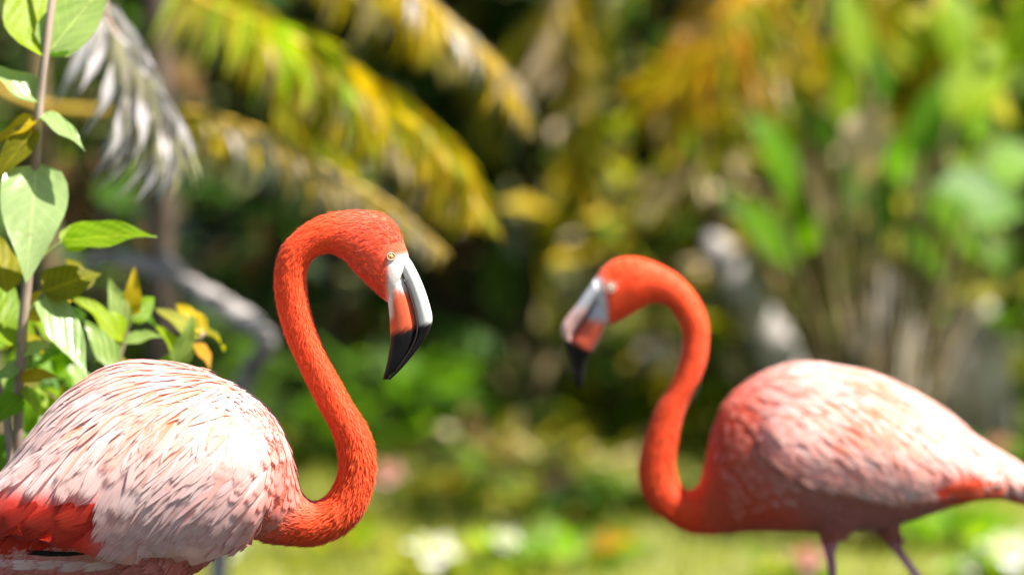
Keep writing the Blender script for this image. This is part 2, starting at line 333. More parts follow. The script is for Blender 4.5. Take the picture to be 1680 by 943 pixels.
# ------------------------------------------------------------------ birds
def project_dir(d, n):
    d = d - n * d.dot(n); return d.normalized() if d.length > 1e-6 else n.orthogonal().normalized()
class Bird:
    def __init__(s, Y, pairs, legs, label, colour, wing, facing):
        s.Y = Y; s.facing = facing; s.colour = colour; s.k = mpp(Y)
        s.A = catmull([(t[0], t[1], b[0], b[1], d) for t, b, d in pairs], 5)      # stations along the body, tail to head
        feet = legs
        bx = sum(l[-1][0] for l in feet) / len(feet)
        s.origin = Vector((P(bx, 471, Y).x, Y, -0.14))
        s.root = empty('flamingo', s.origin, label, 'flamingo', 'wading birds facing each other')
        V = []; F = []; seg = 28
        for (tx, ty, bx_, by, d) in s.A:
            T = P(tx, ty, Y); B = P(bx_, by, Y); c = (T + B) / 2; h = (T - B) / 2; dd = d * s.k
            for k in range(seg):
                a = 2 * math.pi * k / seg
                V.append(c + h * math.cos(a) + Vector((0, -1, 0)) * dd * math.sin(a))
        n = len(s.A)
        for i in range(n - 1):
            for k in range(seg):
                a, b = i * seg + k, i * seg + (k + 1) % seg
                F.append((a, b, b + seg, a + seg))
        F.append(tuple(range(seg))[::-1]); F.append(tuple((n - 1) * seg + k for k in range(seg)))
        s.centers = np.array([list((P(a[0], a[1], Y) + P(a[2], a[3], Y)) / 2) for a in s.A])
        s.legpts = []
        for l, side in zip(legs, (-1, 1)):
            q = catmull([(x, y, 0, r) for x, y, r in l[:-1]] + [(l[-1][0], 0, 1, l[-1][1])], 1)
            pts = []; rad = []
            for (x, y, r) in l[:-1]:
                pts.append(P(x, y, Y) + Vector((0, side * 0.035, 0))); rad.append(r * s.k)
            pts.append(Vector((P(l[-1][0], 471, Y).x, Y + side * 0.035, -0.128))); rad.append(l[-1][1] * s.k)
            dn = catmull([(*p, r) for p, r in zip(pts, rad)], 6)
            tube([d[:3] for d in dn], [d[3] for d in dn], 12, V, F); s.legpts.append(pts[-1])
        me = bpy.data.meshes.new('tmp'); me.from_pydata([tuple(v) for v in V], [], F)
        bm = bmesh.new(); bm.from_mesh(me); bmesh.ops.recalc_face_normals(bm, faces=bm.faces); bm.to_mesh(me); bm.free()
        o = bpy.data.objects.new('tmp', me); col.objects.link(o)
        rm = o.modifiers.new('r', 'REMESH'); rm.mode = 'VOXEL'; rm.voxel_size = 0.0034
        sm = o.modifiers.new('s', 'SMOOTH'); sm.factor = 0.5; sm.iterations = 5
        dg = bpy.context.evaluated_depsgraph_get(); dg.update()
        me2 = bpy.data.meshes.new_from_object(o.evaluated_get(dg)); bpy.data.objects.remove(o)
        nv = len(me2.vertices); co = np.zeros(nv * 3); me2.vertices.foreach_get('co', co); co = co.reshape(-1, 3)
        s.verts = co; polys = [tuple(p.vertices) for p in me2.polygons]; s.polys = polys
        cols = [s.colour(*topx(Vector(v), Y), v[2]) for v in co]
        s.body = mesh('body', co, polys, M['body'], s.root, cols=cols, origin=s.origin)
        s.body['label'] = 'coral feathered body, neck and head'
        s.bvh = BVHTree.FromPolygons([tuple(v) for v in co], polys)
        for p in s.legpts: s.foot(p)
        # folded wings: shells standing proud of the flank
        s.wings = []
        wv = list(co); wf = list(polys)
        for side in (-1, 1):
            W = catmull([(*t, *b) for t, b in wing], 5); V = []; F = []; nv_ = 15; cc = []
            for i, (tx, ty, bx2, by2) in enumerate(W):
                u = i / (len(W) - 1)
                for j in range(nv_):
                    v = j / (nv_ - 1); px, py = lerp(tx, bx2, v), lerp(ty, by2, v)
                    q = P(px, py, Y); q.y = Y + side * 0.6
                    hit, nrm, _, _ = s.bvh.ray_cast(q, Vector((0, -side, 0)))
                    if hit is None:
                        hit, nrm, _, _ = s.bvh.find_nearest(P(px, py, Y) + Vector((0, side * 0.05, 0)))
                    bul = (max(0, math.sin(math.pi * min(1, v * 0.62 + 0.02) ** 1.0)) if v < 0.93 else 0.35) * min(1, math.sin(math.pi * (0.04 + 0.92 * u)) * 1.7)
                    if v in (0, 1) or u in (0, 1): bul = -0.25
                    V.append(hit + nrm * bul * 0.026); cc.append(s.colour(px, py, 0.8))
            for i in range(len(W) - 1):
                for j in range(nv_ - 1):
                    a = i * nv_ + j; f = (a, a + 1, a + nv_ + 1, a + nv_); F.append(f if side * facing > 0 else f[::-1])
            s.wings.append(mesh('wing', V, F, M['body'], s.root, cols=cc, origin=s.origin))
            b0 = len(wv); wv += [tuple(v) for v in V]; wf += [tuple(i + b0 for i in f) for f in F]
        s.bvh2 = BVHTree.FromPolygons([tuple(v) for v in wv], wf)
    def foot(s, p):
        V = []; F = []; d0 = -1 if s.facing < 0 else 1
        tips = [Vector((d0 * math.cos(a), math.sin(a), 0)) for a in (-0.6, 0, 0.6)]
        for t in tips:
            tube([p + Vector((0, 0, 0)), p + t * 0.04 + Vector((0, 0, -0.004)), p + t * 0.085 + Vector((0, 0, -0.008))], [0.006, 0.005, 0.003], 6, V, F)
        b = len(V)
        ring = [p, p + tips[0] * .078, p + (tips[0] + tips[1]) * .034, p + tips[1] * .078, p + (tips[1] + tips[2]) * .034, p + tips[2] * .078]
        V += [q + Vector((0, 0, -0.004)) for q in ring] + [q + Vector((0, 0, -0.008)) for q in ring]
        for i in range(1, 5):
            F += [(b, b + i, b + i + 1), (b + 6, b + 7 + i, b + 6 + i), (b + i, b + 6 + i, b + 7 + i, b + i + 1)]
        mesh('foot', V, F, M['leg'], s.root, cols=[(0.6, 0.25, 0.25)] * len(V), origin=s.origin)
    def start(s, st, th):
        """point of station st (0..1) at angle th round the body (0 = spine, 90 = camera's side)"""
        i = st * (len(s.A) - 1); i0 = min(int(i), len(s.A) - 2); a = s.A[i0] + (s.A[i0 + 1] - s.A[i0]) * (i - i0)
        T = P(a[0], a[1], s.Y); B = P(a[2], a[3], s.Y)
        return (T + B) / 2 + (T - B) / 2 * math.cos(th) + Vector((0, -1, 0)) * a[4] * s.k * math.sin(th)
    def feather(s, parent, p, dpx, L, W, lift0, lift1, colf, name='feather', side=-1, bvh=None, free=0.0, mat='feather', nl=7):
        bvh = bvh or s.bvh2
        def outer(q, n_):                                      # the outermost skin near q
            h, m, _, _ = bvh.ray_cast(q + n_ * 0.05, -n_, 0.09)
            if h is None or (h - q).length > 0.035: h, m, _, _ = bvh.find_nearest(q)
            if m is not None and m.dot(n_) < 0: m = -m
            return h, m
        _, n0, _, _ = s.bvh.find_nearest(p)
        if n0 is None: return
        hit, n = outer(p, n0)
        if hit is None: return
        d = project_dir(Vector((dpx[0], 0.0, -dpx[1])), n)
        pos = hit.copy(); V = []; cols = []; UV = []; F = []; step = L / nl; nn = n.copy()
        ragged = [random.uniform(0.9, 1.03) for _ in range(4)]
        for i in range(nl + 1):
            t = i / nl
            wd = W * 0.5 * (0.35 + 0.65 * min(1, t * 2.6)) * (1 - max(0, (t - 0.62) / 0.40) ** 2.0) ** 0.6 if t < 1 else W * 0.06
            lift = lerp(lift0, lift1, t)
            sd = nn.cross(d).normalized()
            for k, x in enumerate((-1, -0.34, 0.34, 1)):
                c = 0.025 * W * (1 - x * x)
                V.append(pos + nn * (lift + c) + sd * wd * x + d * (step * (ragged[k] - 1) * 6 * t * t)); UV.append((t, 0.5 + 0.5 * x)); cols.append(colf(t, x))
            nxt = pos + d * step; h2, n2 = outer(nxt, nn)
            if h2 is None: break
            fr = free * max(0, t - 0.4)
            if (h2 - pos).length > step * 2.2: return
            new = h2.lerp(nxt, fr); nn = nn.lerp(n2, 0.6).normalized(); d2 = (new - pos)
            d = project_dir(d2 if d2.length > 1e-6 else d, nn); pos = new
        if len(V) < 4 * (nl + 1) or (pos - hit).length < 0.6 * L or (pos - hit).dot(Vector((dpx[0], 0, -dpx[1]))) < 0.2 * L: return
        for i in range(nl):
            for k in range(3):
                a = i * 4 + k; F.append((a, a + 1, a + 5, a + 4))
        return mesh(name, V, F, M[mat], parent, cols=cols, uvs=UV, origin=s.origin)
    def plumage(s, n, keep, length, width):
        """short body feathers, too many to count"""
        tri = [p for p in s.polys]; co = s.verts
        cen = np.array([co[list(p)].mean(axis=0) for p in tri]); pick = np.random.permutation(len(tri))
        V = []; F = []; C = []; cnt = 0
        for i in pick:
            if cnt >= n: break
            c = cen[i]; v = Vector(c); px, py = topx(v, s.Y); k = keep(px, py, c[2])
            if random.random() > k[0]: continue
            p = tri[i]; nrm = (Vector(co[p[1]]) - Vector(co[p[0]])).cross(Vector(co[p[2]]) - Vector(co[p[0]])).normalized()
            j = int(((s.centers - c) ** 2).sum(axis=1).argmin()); j0, j1 = max(j - 1, 0), min(j + 1, len(s.centers) - 1)
            d = Vector(s.centers[j0] - s.centers[j1]); d = project_dir(d.normalized() + Vector((rnd(.35), rnd(.35), rnd(.35) - k[2])), nrm)
            L = length * k[1] * random.uniform(.7, 1.3); W = width * k[1] * random.uniform(.7, 1.3); sd = nrm.cross(d); b = len(V)
            V += [v + nrm * 0.0006 - d * L * .2 - sd * W * .3, v + nrm * 0.0006 - d * L * .2 + sd * W * .3, v + d * L * .45 + sd * W * .5 + nrm * .0007, v + d * L * .45 - sd * W * .5 + nrm * .0007, v + d * L + nrm * random.uniform(.0004, .0012) * k[1]]
            F += [(b, b + 1, b + 2, b + 3), (b + 3, b + 2, b + 4)]
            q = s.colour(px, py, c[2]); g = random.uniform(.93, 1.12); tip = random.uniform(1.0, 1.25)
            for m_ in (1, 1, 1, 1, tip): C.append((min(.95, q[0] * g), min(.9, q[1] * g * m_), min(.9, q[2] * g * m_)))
            cnt += 1
        o = mesh('plumage', V, F, M['down'], s.root, cols=C, origin=s.origin); o['kind'] = 'stuff'
    def bill(s, pairs, seam, colf):
        A = catmull([(t[0], t[1], b[0], b[1], d) for t, b, d in pairs], 4); n = len(A); seg = 20
        def part(name, f0, f1, parent, dk, squash):
            V = []; F = []; C = []
            for (tx, ty, bx, by, d) in A:
                T = P(lerp(tx, bx, f0), lerp(ty, by, f0), s.Y); B = P(lerp(tx, bx, f1), lerp(ty, by, f1), s.Y); c = (T + B) / 2; h = (T - B) / 2
                for k in range(seg):
                    a = 2 * math.pi * k / seg; ca, sa = math.cos(a), math.sin(a)
                    ca = math.copysign(abs(ca) ** squash, ca); sa = math.copysign(abs(sa) ** squash, sa)
                    v = c + h * ca + Vector((0, -1, 0)) * d * dk * s.k * sa
                    V.append(v); C.append(colf(*topx(v, s.Y), name))
            for i in range(n - 1):
                for k in range(seg):
                    a, b = i * seg + k, i * seg + (k + 1) % seg; F.append((a, b, b + seg, a + seg))
            F.append(tuple(range(seg))[::-1]); F.append(tuple((n - 1) * seg + k for k in range(seg)))
            return mesh(name, V, F, M['bill'], parent, cols=C, origin=s.origin)
        lo = part('lower_bill', seam + 0.03, 1.0, s.root, 1.0, 0.8)
        up = part('upper_bill', 0.0, seam, s.root, 0.92, 0.8)
        lo['label'] = 'thick lower bill, coral with a black tip'; up['label'] = 'pale upper bill with a black tip'
        V = []; F = []
        for side in (-1, 1):                                  # the dark slit between the two halves
            pts = []
            for (tx, ty, bx, by, d) in A[4:-3]:
                q = P(lerp(tx, bx, seam + .015), lerp(ty, by, seam + .015), s.Y); q.y += side * d * 0.82 * s.k; pts.append(q)
            tube(pts, [0.0013] * len(pts), 6, V, F)
        mesh('bill_seam', V, F, M['bill'], s.root, cols=[(0.05, 0.03, 0.03)] * len(V), origin=s.origin)
    def eye(s, px, py, r, iris):
        for side in (-1, 1):
            q = P(px, py, s.Y); q.y = s.Y + side * 0.3
            hit, nrm, _, _ = s.bvh.ray_cast(q, Vector((0, -side, 0)))
            if hit is None: continue
            rr = r * s.k; V = []; F = []; C = []
            for i in range(9):
                for k in range(16):
                    th = math.pi * i / 8; a = 2 * math.pi * k / 16
                    loc = Vector((math.sin(th) * math.cos(a), -math.cos(th) * 1.0, math.sin(th) * math.sin(a)))
                    if side > 0: loc.y *= -1
                    V.append(hit - nrm * rr * 0.45 + loc * rr); C.append((0.008, 0.006, 0.006) if i < 1 else iris)
            for i in range(8):
                for k in range(16): F.append((i * 16 + k, i * 16 + (k + 1) % 16, (i + 1) * 16 + (k + 1) % 16, (i + 1) * 16 + k))
            e = mesh('eye', V, F, M['eye'], s.root, cols=C, origin=s.origin)
            V = []; F = []; t1 = Vector((1, 0, 0)); t1 = project_dir(t1, nrm); t2 = nrm.cross(t1); pts = []
            for k in range(20):
                a = 2 * math.pi * k / 20
                pts.append(hit + (t1 * math.cos(a) * 1.25 + t2 * math.sin(a) * 1.05) * rr + nrm * rr * 0.18)
            tube(pts + [pts[0]], [rr * 0.22] * 21, 8, V, F)
            mesh('eyelid', V, F, M['eye'], e, cols=[(0.74, 0.34, 0.26)] * len(V), origin=s.origin)

CORAL = (0.90, 0.088, 0.022)
# --- the larger bird, on the focus plane
def colL(px, py, z):
    if py > 1010: return (0.62, 0.26, 0.25)
    c = CORAL
    if py < 500 and px > 520: c = mix3(c, (0.80, 0.11, 0.06), sstep(520, 600, px) * (0.6 + 0.4 * math.sin(px * .31) * math.sin(py * .27 + px * .1)))
    body = mix3((0.80, 0.52, 0.49), (0.66, 0.22, 0.20), sstep(840, 930, py))
    red = (0.78, 0.20, 0.13)
    if py > 586 and px < 480 + max(0, py - 660) * 0.45:
        u = px - max(0, 800 - py) * 0.22 + max(0, py - 830) * 1.1
        c = mix3(c, red, sstep(545, 480, u)); c = mix3(c, body, sstep(490, 370, u))
        c = mix3(c, (0.62, 0.028, 0.012), sstep(260, 150, px + abs(py - 845) * .3) * sstep(770, 815, py) * sstep(896, 884, py))
    if 630 < px and 400 < py:                                  # bare pale skin between eye and bill
        c = mix3(c, (0.78, 0.68, 0.64), sstep(632, 641, px) * sstep(414, 430, py + (px - 640) * 0.15))
    return c
LP = [((-230, 900), (-225, 928), 10), ((-150, 850), (-170, 950), 36), ((-60, 806), (-110, 985), 66), ((0, 784), (-50, 1000), 88), ((60, 705), (20, 1000), 108),
      ((120, 640), (100, 985), 122), ((200, 598), (190, 968), 130), ((290, 600), (270, 952), 130), ((350, 616), (330, 930), 126), ((405, 645), (368, 898), 114),
      ((445, 682), (396, 882), 98), ((470, 724), (418, 880), 84), ((482, 765), (438, 886), 70), ((489, 798), (458, 891), 56), ((501, 816), (486, 893), 45),
      ((518, 823), (522, 892), 37), ((536, 813), (562, 876), 34), ((550, 792), (593, 845), 31), ((556, 768), (611, 795), 30), ((555, 742), (615, 750), 30),
      ((544, 706), (604, 704), 30), ((521, 665), (578, 660), 28), ((500, 622), (556, 620), 28), ((480, 580), (533, 576), 27), ((465, 545), (517, 537), 27),
      ((454, 503), (507, 496), 26), ((449, 460), (503, 462), 26), ((453, 428), (505, 443), 26), ((464, 402), (511, 428), 26), ((482, 382), (522, 420), 26),
      ((507, 363), (536, 416), 27), ((535, 351), (549, 418), 29), ((565, 346), (566, 428), 31), ((600, 345), (585, 450), 33), ((629, 351), (605, 470), 33),
      ((650, 369), (621, 484), 31), ((662, 395), (632, 494), 27), ((672, 420), (637, 500), 22)]
LW = [((455, 762), (448, 800)), ((420, 690), (415, 858)), ((360, 655), (345, 898)), ((280, 645), (262, 918)), ((200, 660), (176, 900)), ((120, 700), (96, 872)), ((40, 755), (20, 862)), ((-30, 800), (-50, 862))]
legsL = [[(250, 900, 70), (262, 990, 34), (268, 1060, 13), (272, 1200, 10), (262, 1420, 13), (262, 1500, 9), (268, 7)],
         [(200, 900, 70), (196, 990, 34), (190, 1060, 13), (186, 1200, 10), (172, 1420, 13), (172, 1500, 9), (180, 7)]]
A = Bird(6.0, LP, legsL, 'larger pale-bodied flamingo with white back feathers beside the leafy shrub', colL, LW, 1)
def billL(px, py, part):
    white = (0.80, 0.76, 0.72); cor = (0.78, 0.12, 0.05); blk = (0.012, 0.010, 0.012)
    c = white if part == 'upper_bill' else mix3(white, cor, sstep(466, 480, py + (650 - px) * 0.3) * sstep(640, 648, px + max(0, py - 520)))
    edge = 548 - (px - 640) * 0.30
    return mix3(c, blk, sstep(edge - 4, edge + 4, py))
A.bill([((664, 414), (635, 482), 20), ((677, 432), (637, 500), 20), ((691, 460), (639, 520), 19), ((702, 490), (640, 540), 18), ((709, 519), (640, 560), 16),
        ((706, 538), (637, 582), 13), ((690, 566), (633, 602), 10), ((664, 599), (629, 616), 7), ((641, 622), (628, 622), 3)], 0.34, billL)
A.eye(642, 418, 5.5, (0.62, 0.42, 0.14))
# --- the smaller bird, a step further off
def colR(px, py, z):
    if py > 884: return mix3((0.36, 0.15, 0.19), (0.60, 0.32, 0.36), sstep(900, 930, py) if px > 1400 else sstep(950, 1100, py))
    c = CORAL
    body = mix3((0.80, 0.38, 0.33), (0.56, 0.20, 0.18), sstep(750, 850, py))  # belly darkened: its shade is put into the plumage colour
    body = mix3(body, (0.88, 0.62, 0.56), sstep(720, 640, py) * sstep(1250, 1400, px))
    red = (0.80, 0.13, 0.06)
    f = sstep(1180, 1300, px - max(0, py - 780) * 0.9)
    if px > 1130 + max(0, 690 - py) * .6 and py > 560:
        c = mix3(c, red, sstep(1135, 1170, px)); c = mix3(c, body, f)
        c = mix3(c, (0.80, 0.10, 0.04), sstep(1510, 1570, px) * sstep(750, 775, py))
    if py < 560 and px < 1000 and py > 455:
        c = mix3(c, (0.62, 0.56, 0.56), sstep(1000, 988, px - (py - 490) * 0.15))
    return c
RP = [((1810, 838), (1805, 852), 8), ((1740, 802), (1735, 836), 26), ((1680, 769), (1672, 824), 42), ((1640, 745), (1630, 817), 54), ((1599, 719), (1580, 823), 70), ((1558, 682), (1530, 839), 84),
      ((1497, 645), (1480, 855), 97), ((1436, 617), (1430, 866), 104), ((1380, 604), (1380, 870), 107), ((1320, 597), (1330, 870), 107), ((1270, 605), (1280, 869), 102),
      ((1225, 628), (1240, 869), 92), ((1195, 655), (1215, 871), 80), ((1177, 690), (1195, 873), 67), ((1165, 730), (1178, 874), 54), ((1157, 765), (1163, 875), 43),
      ((1148, 792), (1146, 875), 35), ((1136, 804), (1124, 870), 31), ((1122, 801), (1097, 855), 29), ((1112, 788), (1069, 832), 28), ((1107, 765), (1052, 800), 27),
      ((1109, 735), (1048, 765), 27), ((1117, 695), (1059, 715), 27), ((1131, 655), (1077, 666), 26), ((1148, 622), (1097, 635), 25), ((1159, 590), (1112, 598), 24),
      ((1163, 555), (1119, 565), 23), ((1161, 525), (1119, 545), 23), ((1150, 497), (1112, 526), 23), ((1136, 475), (1101, 509), 23), ((1115, 454), (1088, 499), 24),
      ((1093, 439), (1077, 496), 25), ((1065, 427), (1064, 499), 26), ((1038, 421), (1049, 508), 27), ((1012, 424), (1032, 518), 26), ((991, 437), (1015, 527), 25),
      ((977, 455), (1001, 532), 22), ((968, 468), (994, 534), 18)]
RW = [((1238, 702), (1236, 728)), ((1262, 664), (1276, 758)), ((1312, 645), (1342, 786)), ((1380, 645), (1420, 806)), ((1450, 665), (1482, 808)), ((1520, 705), (1546, 798)), ((1580, 742), (1596, 790)), ((1640, 768), (1648, 790))]
legsR = [[(1375, 820, 50), (1362, 868, 21), (1359, 900, 10), (1363, 943, 8), (1366, 1180, 8.5), (1362, 1220, 11), (1360, 1260, 8), (1352, 6)],
         [(1435, 815, 50), (1452, 864, 21), (1470, 898, 10), (1502, 943, 8), (1640, 1120, 8.5), (1662, 1155, 11), (1664, 1200, 8), (1640, 6)]]
B = Bird(6.85, RP, legsR, 'smaller deep pink flamingo with thin dusky legs beside the fallen log', colR, RW, -1)
def billR(px, py, part):
    white = (0.70, 0.64, 0.62); pk = (0.80, 0.45, 0.40); cor = (0.76, 0.12, 0.06); blk = (0.010, 0.009, 0.010); grey = (0.55, 0.54, 0.57)
    if part == 'upper_bill': c = mix3(grey, pk, sstep(492, 520, py))
    else: c = mix3(grey, cor, sstep(512, 530, py + (px - 960) * -0.25) * sstep(988, 974, px + (py - 560) * 0.6))
    edge = 556 + (px - 928) * 0.48
    return mix3(c, blk, sstep(edge - 3, edge + 4, py))
B.bill([((976, 458), (1000, 520), 19), ((959, 481), (991, 536), 18), ((945, 501), (985, 553), 17), ((932, 517), (977, 569), 15), ((921, 535), (968, 581), 14),
        ((924, 553), (962, 592), 11), ((931, 576), (960, 606), 8), ((939, 606), (958, 622), 6), ((947, 635), (956, 635), 3)], 0.36, billR)
B.eye(1001, 469, 7.5, (0.80, 0.68, 0.55))

def fuzz(b, n, keep, L0):
    """velvet of hair-fine down on neck and head"""
    co = b.verts; V = []; F = []; C = []; tri = b.polys; cnt = 0; order = np.random.randint(0, len(tri), n * 6)
    for i in order:
        if cnt >= n: break
        p = tri[i]; wts = np.random.dirichlet([1] * len(p)); c = (co[list(p)] * wts[:, None]).sum(axis=0); v = Vector(c); px, py = topx(v, b.Y); k = keep(px, py)
        if random.random() > k: continue
        nrm = (Vector(co[p[1]]) - Vector(co[p[0]])).cross(Vector(co[p[2]]) - Vector(co[p[0]])).normalized()
        j = int(((b.centers - c) ** 2).sum(axis=1).argmin()); d = Vector(b.centers[max(j - 1, 0)] - b.centers[min(j + 1, len(b.centers) - 1)])
        d = project_dir(d.normalized() + Vector((rnd(.5), rnd(.5), rnd(.5))), nrm); L = L0 * random.uniform(.6, 1.4) * (1 + 0.8 * sstep(650, 760, py)); sd = nrm.cross(d) * (L * random.uniform(.07, .13)); q0 = len(V)
        V += [v - sd, v + sd, v + d * L + nrm * L * random.uniform(.10, .38)]; F.append((q0, q0 + 1, q0 + 2))
        q = b.colour(px, py, c[2]); g = random.uniform(.95, 1.12); C += [q, q, (min(.95, q[0] * g), min(.9, q[1] * g * 1.9), min(.9, q[2] * g * 2.0))]; cnt += 1
    o = mesh('down', V, F, M['down'], b.root, cols=C, origin=b.origin); o['kind'] = 'stuff'
fuzz(A, 26000, lambda px, py: 0 if (px > 630 and py > 400) or px < 440 or py > 905 else 1, .0060)
fuzz(B, 20000, lambda px, py: 0 if (px < 1000 and py > 445) or px > 1260 or py > 878 else 1, .0055)

# feathers -----------------------------------------------------------------
def field(guides):
    G = [(x, y, Vector((dx, dy)).normalized()) for x, y, dx, dy in guides]
    def f(px, py):
        v = Vector((0, 0)); 
        for x, y, d in G: v += d / ((px - x) ** 2 + (py - y) ** 2 + 400)
        return v.normalized()
    return f
fL = field([(430, 650, -.55, .8), (300, 606, -.93, .36), (200, 600, -.93, .36), (100, 650, -.75, .66), (350, 690, -.35, .94), (260, 700, -.30, .95), (150, 740, -.32, .95), (60, 770, -.55, .83),
            (420, 750, -.8, .55), (330, 850, -.7, .7), (440, 810, -.9, .42), (240, 900, -.7, .7), (380, 800, -.75, .65), (0, 800, -.7, .6)])
fR = field([(1230, 640, .7, .6), (1300, 610, .9, .4), (1400, 612, .85, .5), (1500, 650, .78, .62), (1350, 680, .62, .78), (1450, 700, .5, .87), (1540, 740, .5, .86), (1620, 760, .8, .6),
            (1260, 720, .85, .5), (1340, 760, .9, .42), (1420, 790, .85, .5), (1300, 830, .9, .1)])
def fcolL(px, py):
    r = random.random(); pale = mix3((0.78, 0.54, 0.49), (0.80, 0.65, 0.62), random.random())
    zone = math.exp(-((px - 320) / 130) ** 2 - ((py - 650) / 75) ** 2)
    if r < 0.08 + 0.72 * zone: base = mix3((0.86, 0.26, 0.12), (0.86, 0.42, 0.29), random.random())
    elif r < 0.5: base = mix3((0.82, 0.40, 0.34), (0.82, 0.54, 0.50), random.random())
    else: base = pale
    tip = mix3(pale, base, 0.35)
    lo = sstep(720, 860, py); pk = (0.70, 0.34, 0.36); base = mix3(base, pk, .75 * lo); tip = mix3(tip, (0.76, 0.46, 0.46), .75 * lo)  # lower flank darker and pinker, its mauve shade put into the feather colour
    fr = sstep(350, 450, px - max(0, 760 - py) * .3); q = colL(px, py, 1); base = mix3(base, q, fr); tip = mix3(tip, q, fr * .8)
    return lambda t, x: mix3(base, tip, sstep(0.1, 0.75, t))
def fcolR(px, py):
    r = random.random(); pale = mix3((0.82, 0.52, 0.46), (0.84, 0.66, 0.61), random.random())
    zone = math.exp(-((px - 1400) / 50) ** 2 - ((py - 665) / 50) ** 2)
    if r < 0.10 + 0.8 * zone: base = mix3((0.86, 0.16, 0.05), (0.88, 0.32, 0.16), random.random())
    elif r < 0.65: base = mix3((0.86, 0.36, 0.28), (0.87, 0.50, 0.43), random.random())
    else: base = pale
    tip = mix3(pale, base, 0.3 + 0.4 * zone)
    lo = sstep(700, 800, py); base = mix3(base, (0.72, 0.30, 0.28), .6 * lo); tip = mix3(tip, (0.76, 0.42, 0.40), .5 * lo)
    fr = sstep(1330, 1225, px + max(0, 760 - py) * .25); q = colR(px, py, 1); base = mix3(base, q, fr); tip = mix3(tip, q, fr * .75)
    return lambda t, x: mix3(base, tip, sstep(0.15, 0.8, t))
def solid(c0, c1):
    g = random.uniform(.85, 1.1)
    return lambda t, x: tuple(min(.95, v * g) for v in mix3(c0, c1, t))
def rows(b, fld, cf, s0, s1, ns, th0, th1, nth, Lp, Wp, skip, both):
    for side in ((-1, 1) if both else (-1,)):
        par = b.wings[0] if side < 0 else b.wings[1]
        for i in range(ns):
            for j in range(nth):
                if side > 0 and (i + j) % 2: continue
                st = lerp(s0, s1, (i + 0.5 * (j % 2) + rnd(.25)) / ns); th = R(lerp(th0, th1, (j + rnd(.2)) / max(1, nth - 1)))
                if side > 0: th = -th
                p = b.start(st, th); px, py = topx(p, b.Y)
                if skip(px, py): continue
                d = fld(px, py); L = Lp(px, py) * random.uniform(.85, 1.15); W = Wp(px, py) * random.uniform(.85, 1.2)
                if side > 0: W *= 1.5
                a = rnd(.10); d = Vector((d.x * math.cos(a) - d.y * math.sin(a), d.x * math.sin(a) + d.y * math.cos(a)))
                b.feather(par, p, d, L * b.k, W * b.k, 0.0004, random.uniform(.0045, .0062), cf(px, py), side=side, free=0.25)
def strands(b, fld, cf, s0, s1, th0, th1, n, Lp, Wp, skip):
    """the loose hair-fine barbs that lie over the long feathers"""
    V = []; F = []; C = []; UV = []
    for i in range(n):
        th = R(random.uniform(th0, th1)) * (1 if i % 5 else -1); p = b.start(random.uniform(s0, s1), th); px, py = topx(p, b.Y)
        if skip(px, py): continue
        _, n0, _, _ = b.bvh.find_nearest(p); h, m, _, _ = b.bvh2.ray_cast(p + n0 * .05, -n0, .09)
        if h is None: continue
        if m.dot(n0) < 0: m = -m
        d = fld(px, py); a = rnd(.22); d = Vector((d.x * math.cos(a) - d.y * math.sin(a), d.x * math.sin(a) + d.y * math.cos(a))); d = project_dir(Vector((d.x, 0, -d.y)), m)
        cfn = cf(px, py); L = Lp * b.k * random.uniform(.6, 1.2); W = Wp * b.k * random.uniform(.6, 1.4); pos = h.copy(); b0 = len(V); ok = True
        for j in range(6):
            t = j / 5; sd = m.cross(d).normalized(); lf = .0035 + .0035 * t
            wd = W * (.5 + .5 * math.sin(math.pi * t)) * (1 - t ** 3) + .0002
            V += [pos + m * lf - sd * wd, pos + m * (lf + .0004) + sd * wd]; UV += [(t, 0), (t, 1)]; C += [cfn(t, 0)] * 2
            nx = pos + d * L / 5; h2, m2, _, _ = b.bvh2.ray_cast(nx + m * .05, -m, .09)
            if h2 is None: h2, m2, _, _ = b.bvh2.find_nearest(nx)
            if m2.dot(m) < 0: m2 = -m2
            m = m.lerp(m2, .6).normalized(); d = project_dir(h2 - pos, m) if (h2 - pos).length > 1e-6 else d; pos = h2
        for j in range(5): q = b0 + 2 * j; F.append((q, q + 1, q + 3, q + 2))
    o = mesh('barbs', V, F, M['feather'], b.root, cols=C, uvs=UV, origin=b.origin); o['kind'] = 'stuff'
def sidx(b, x):    # station whose back contour stands at pixel x
    i = int(np.abs(b.A[: len(b.A) // 2 + 10, 0] - x).argmin()); return i / (len(b.A) - 1)
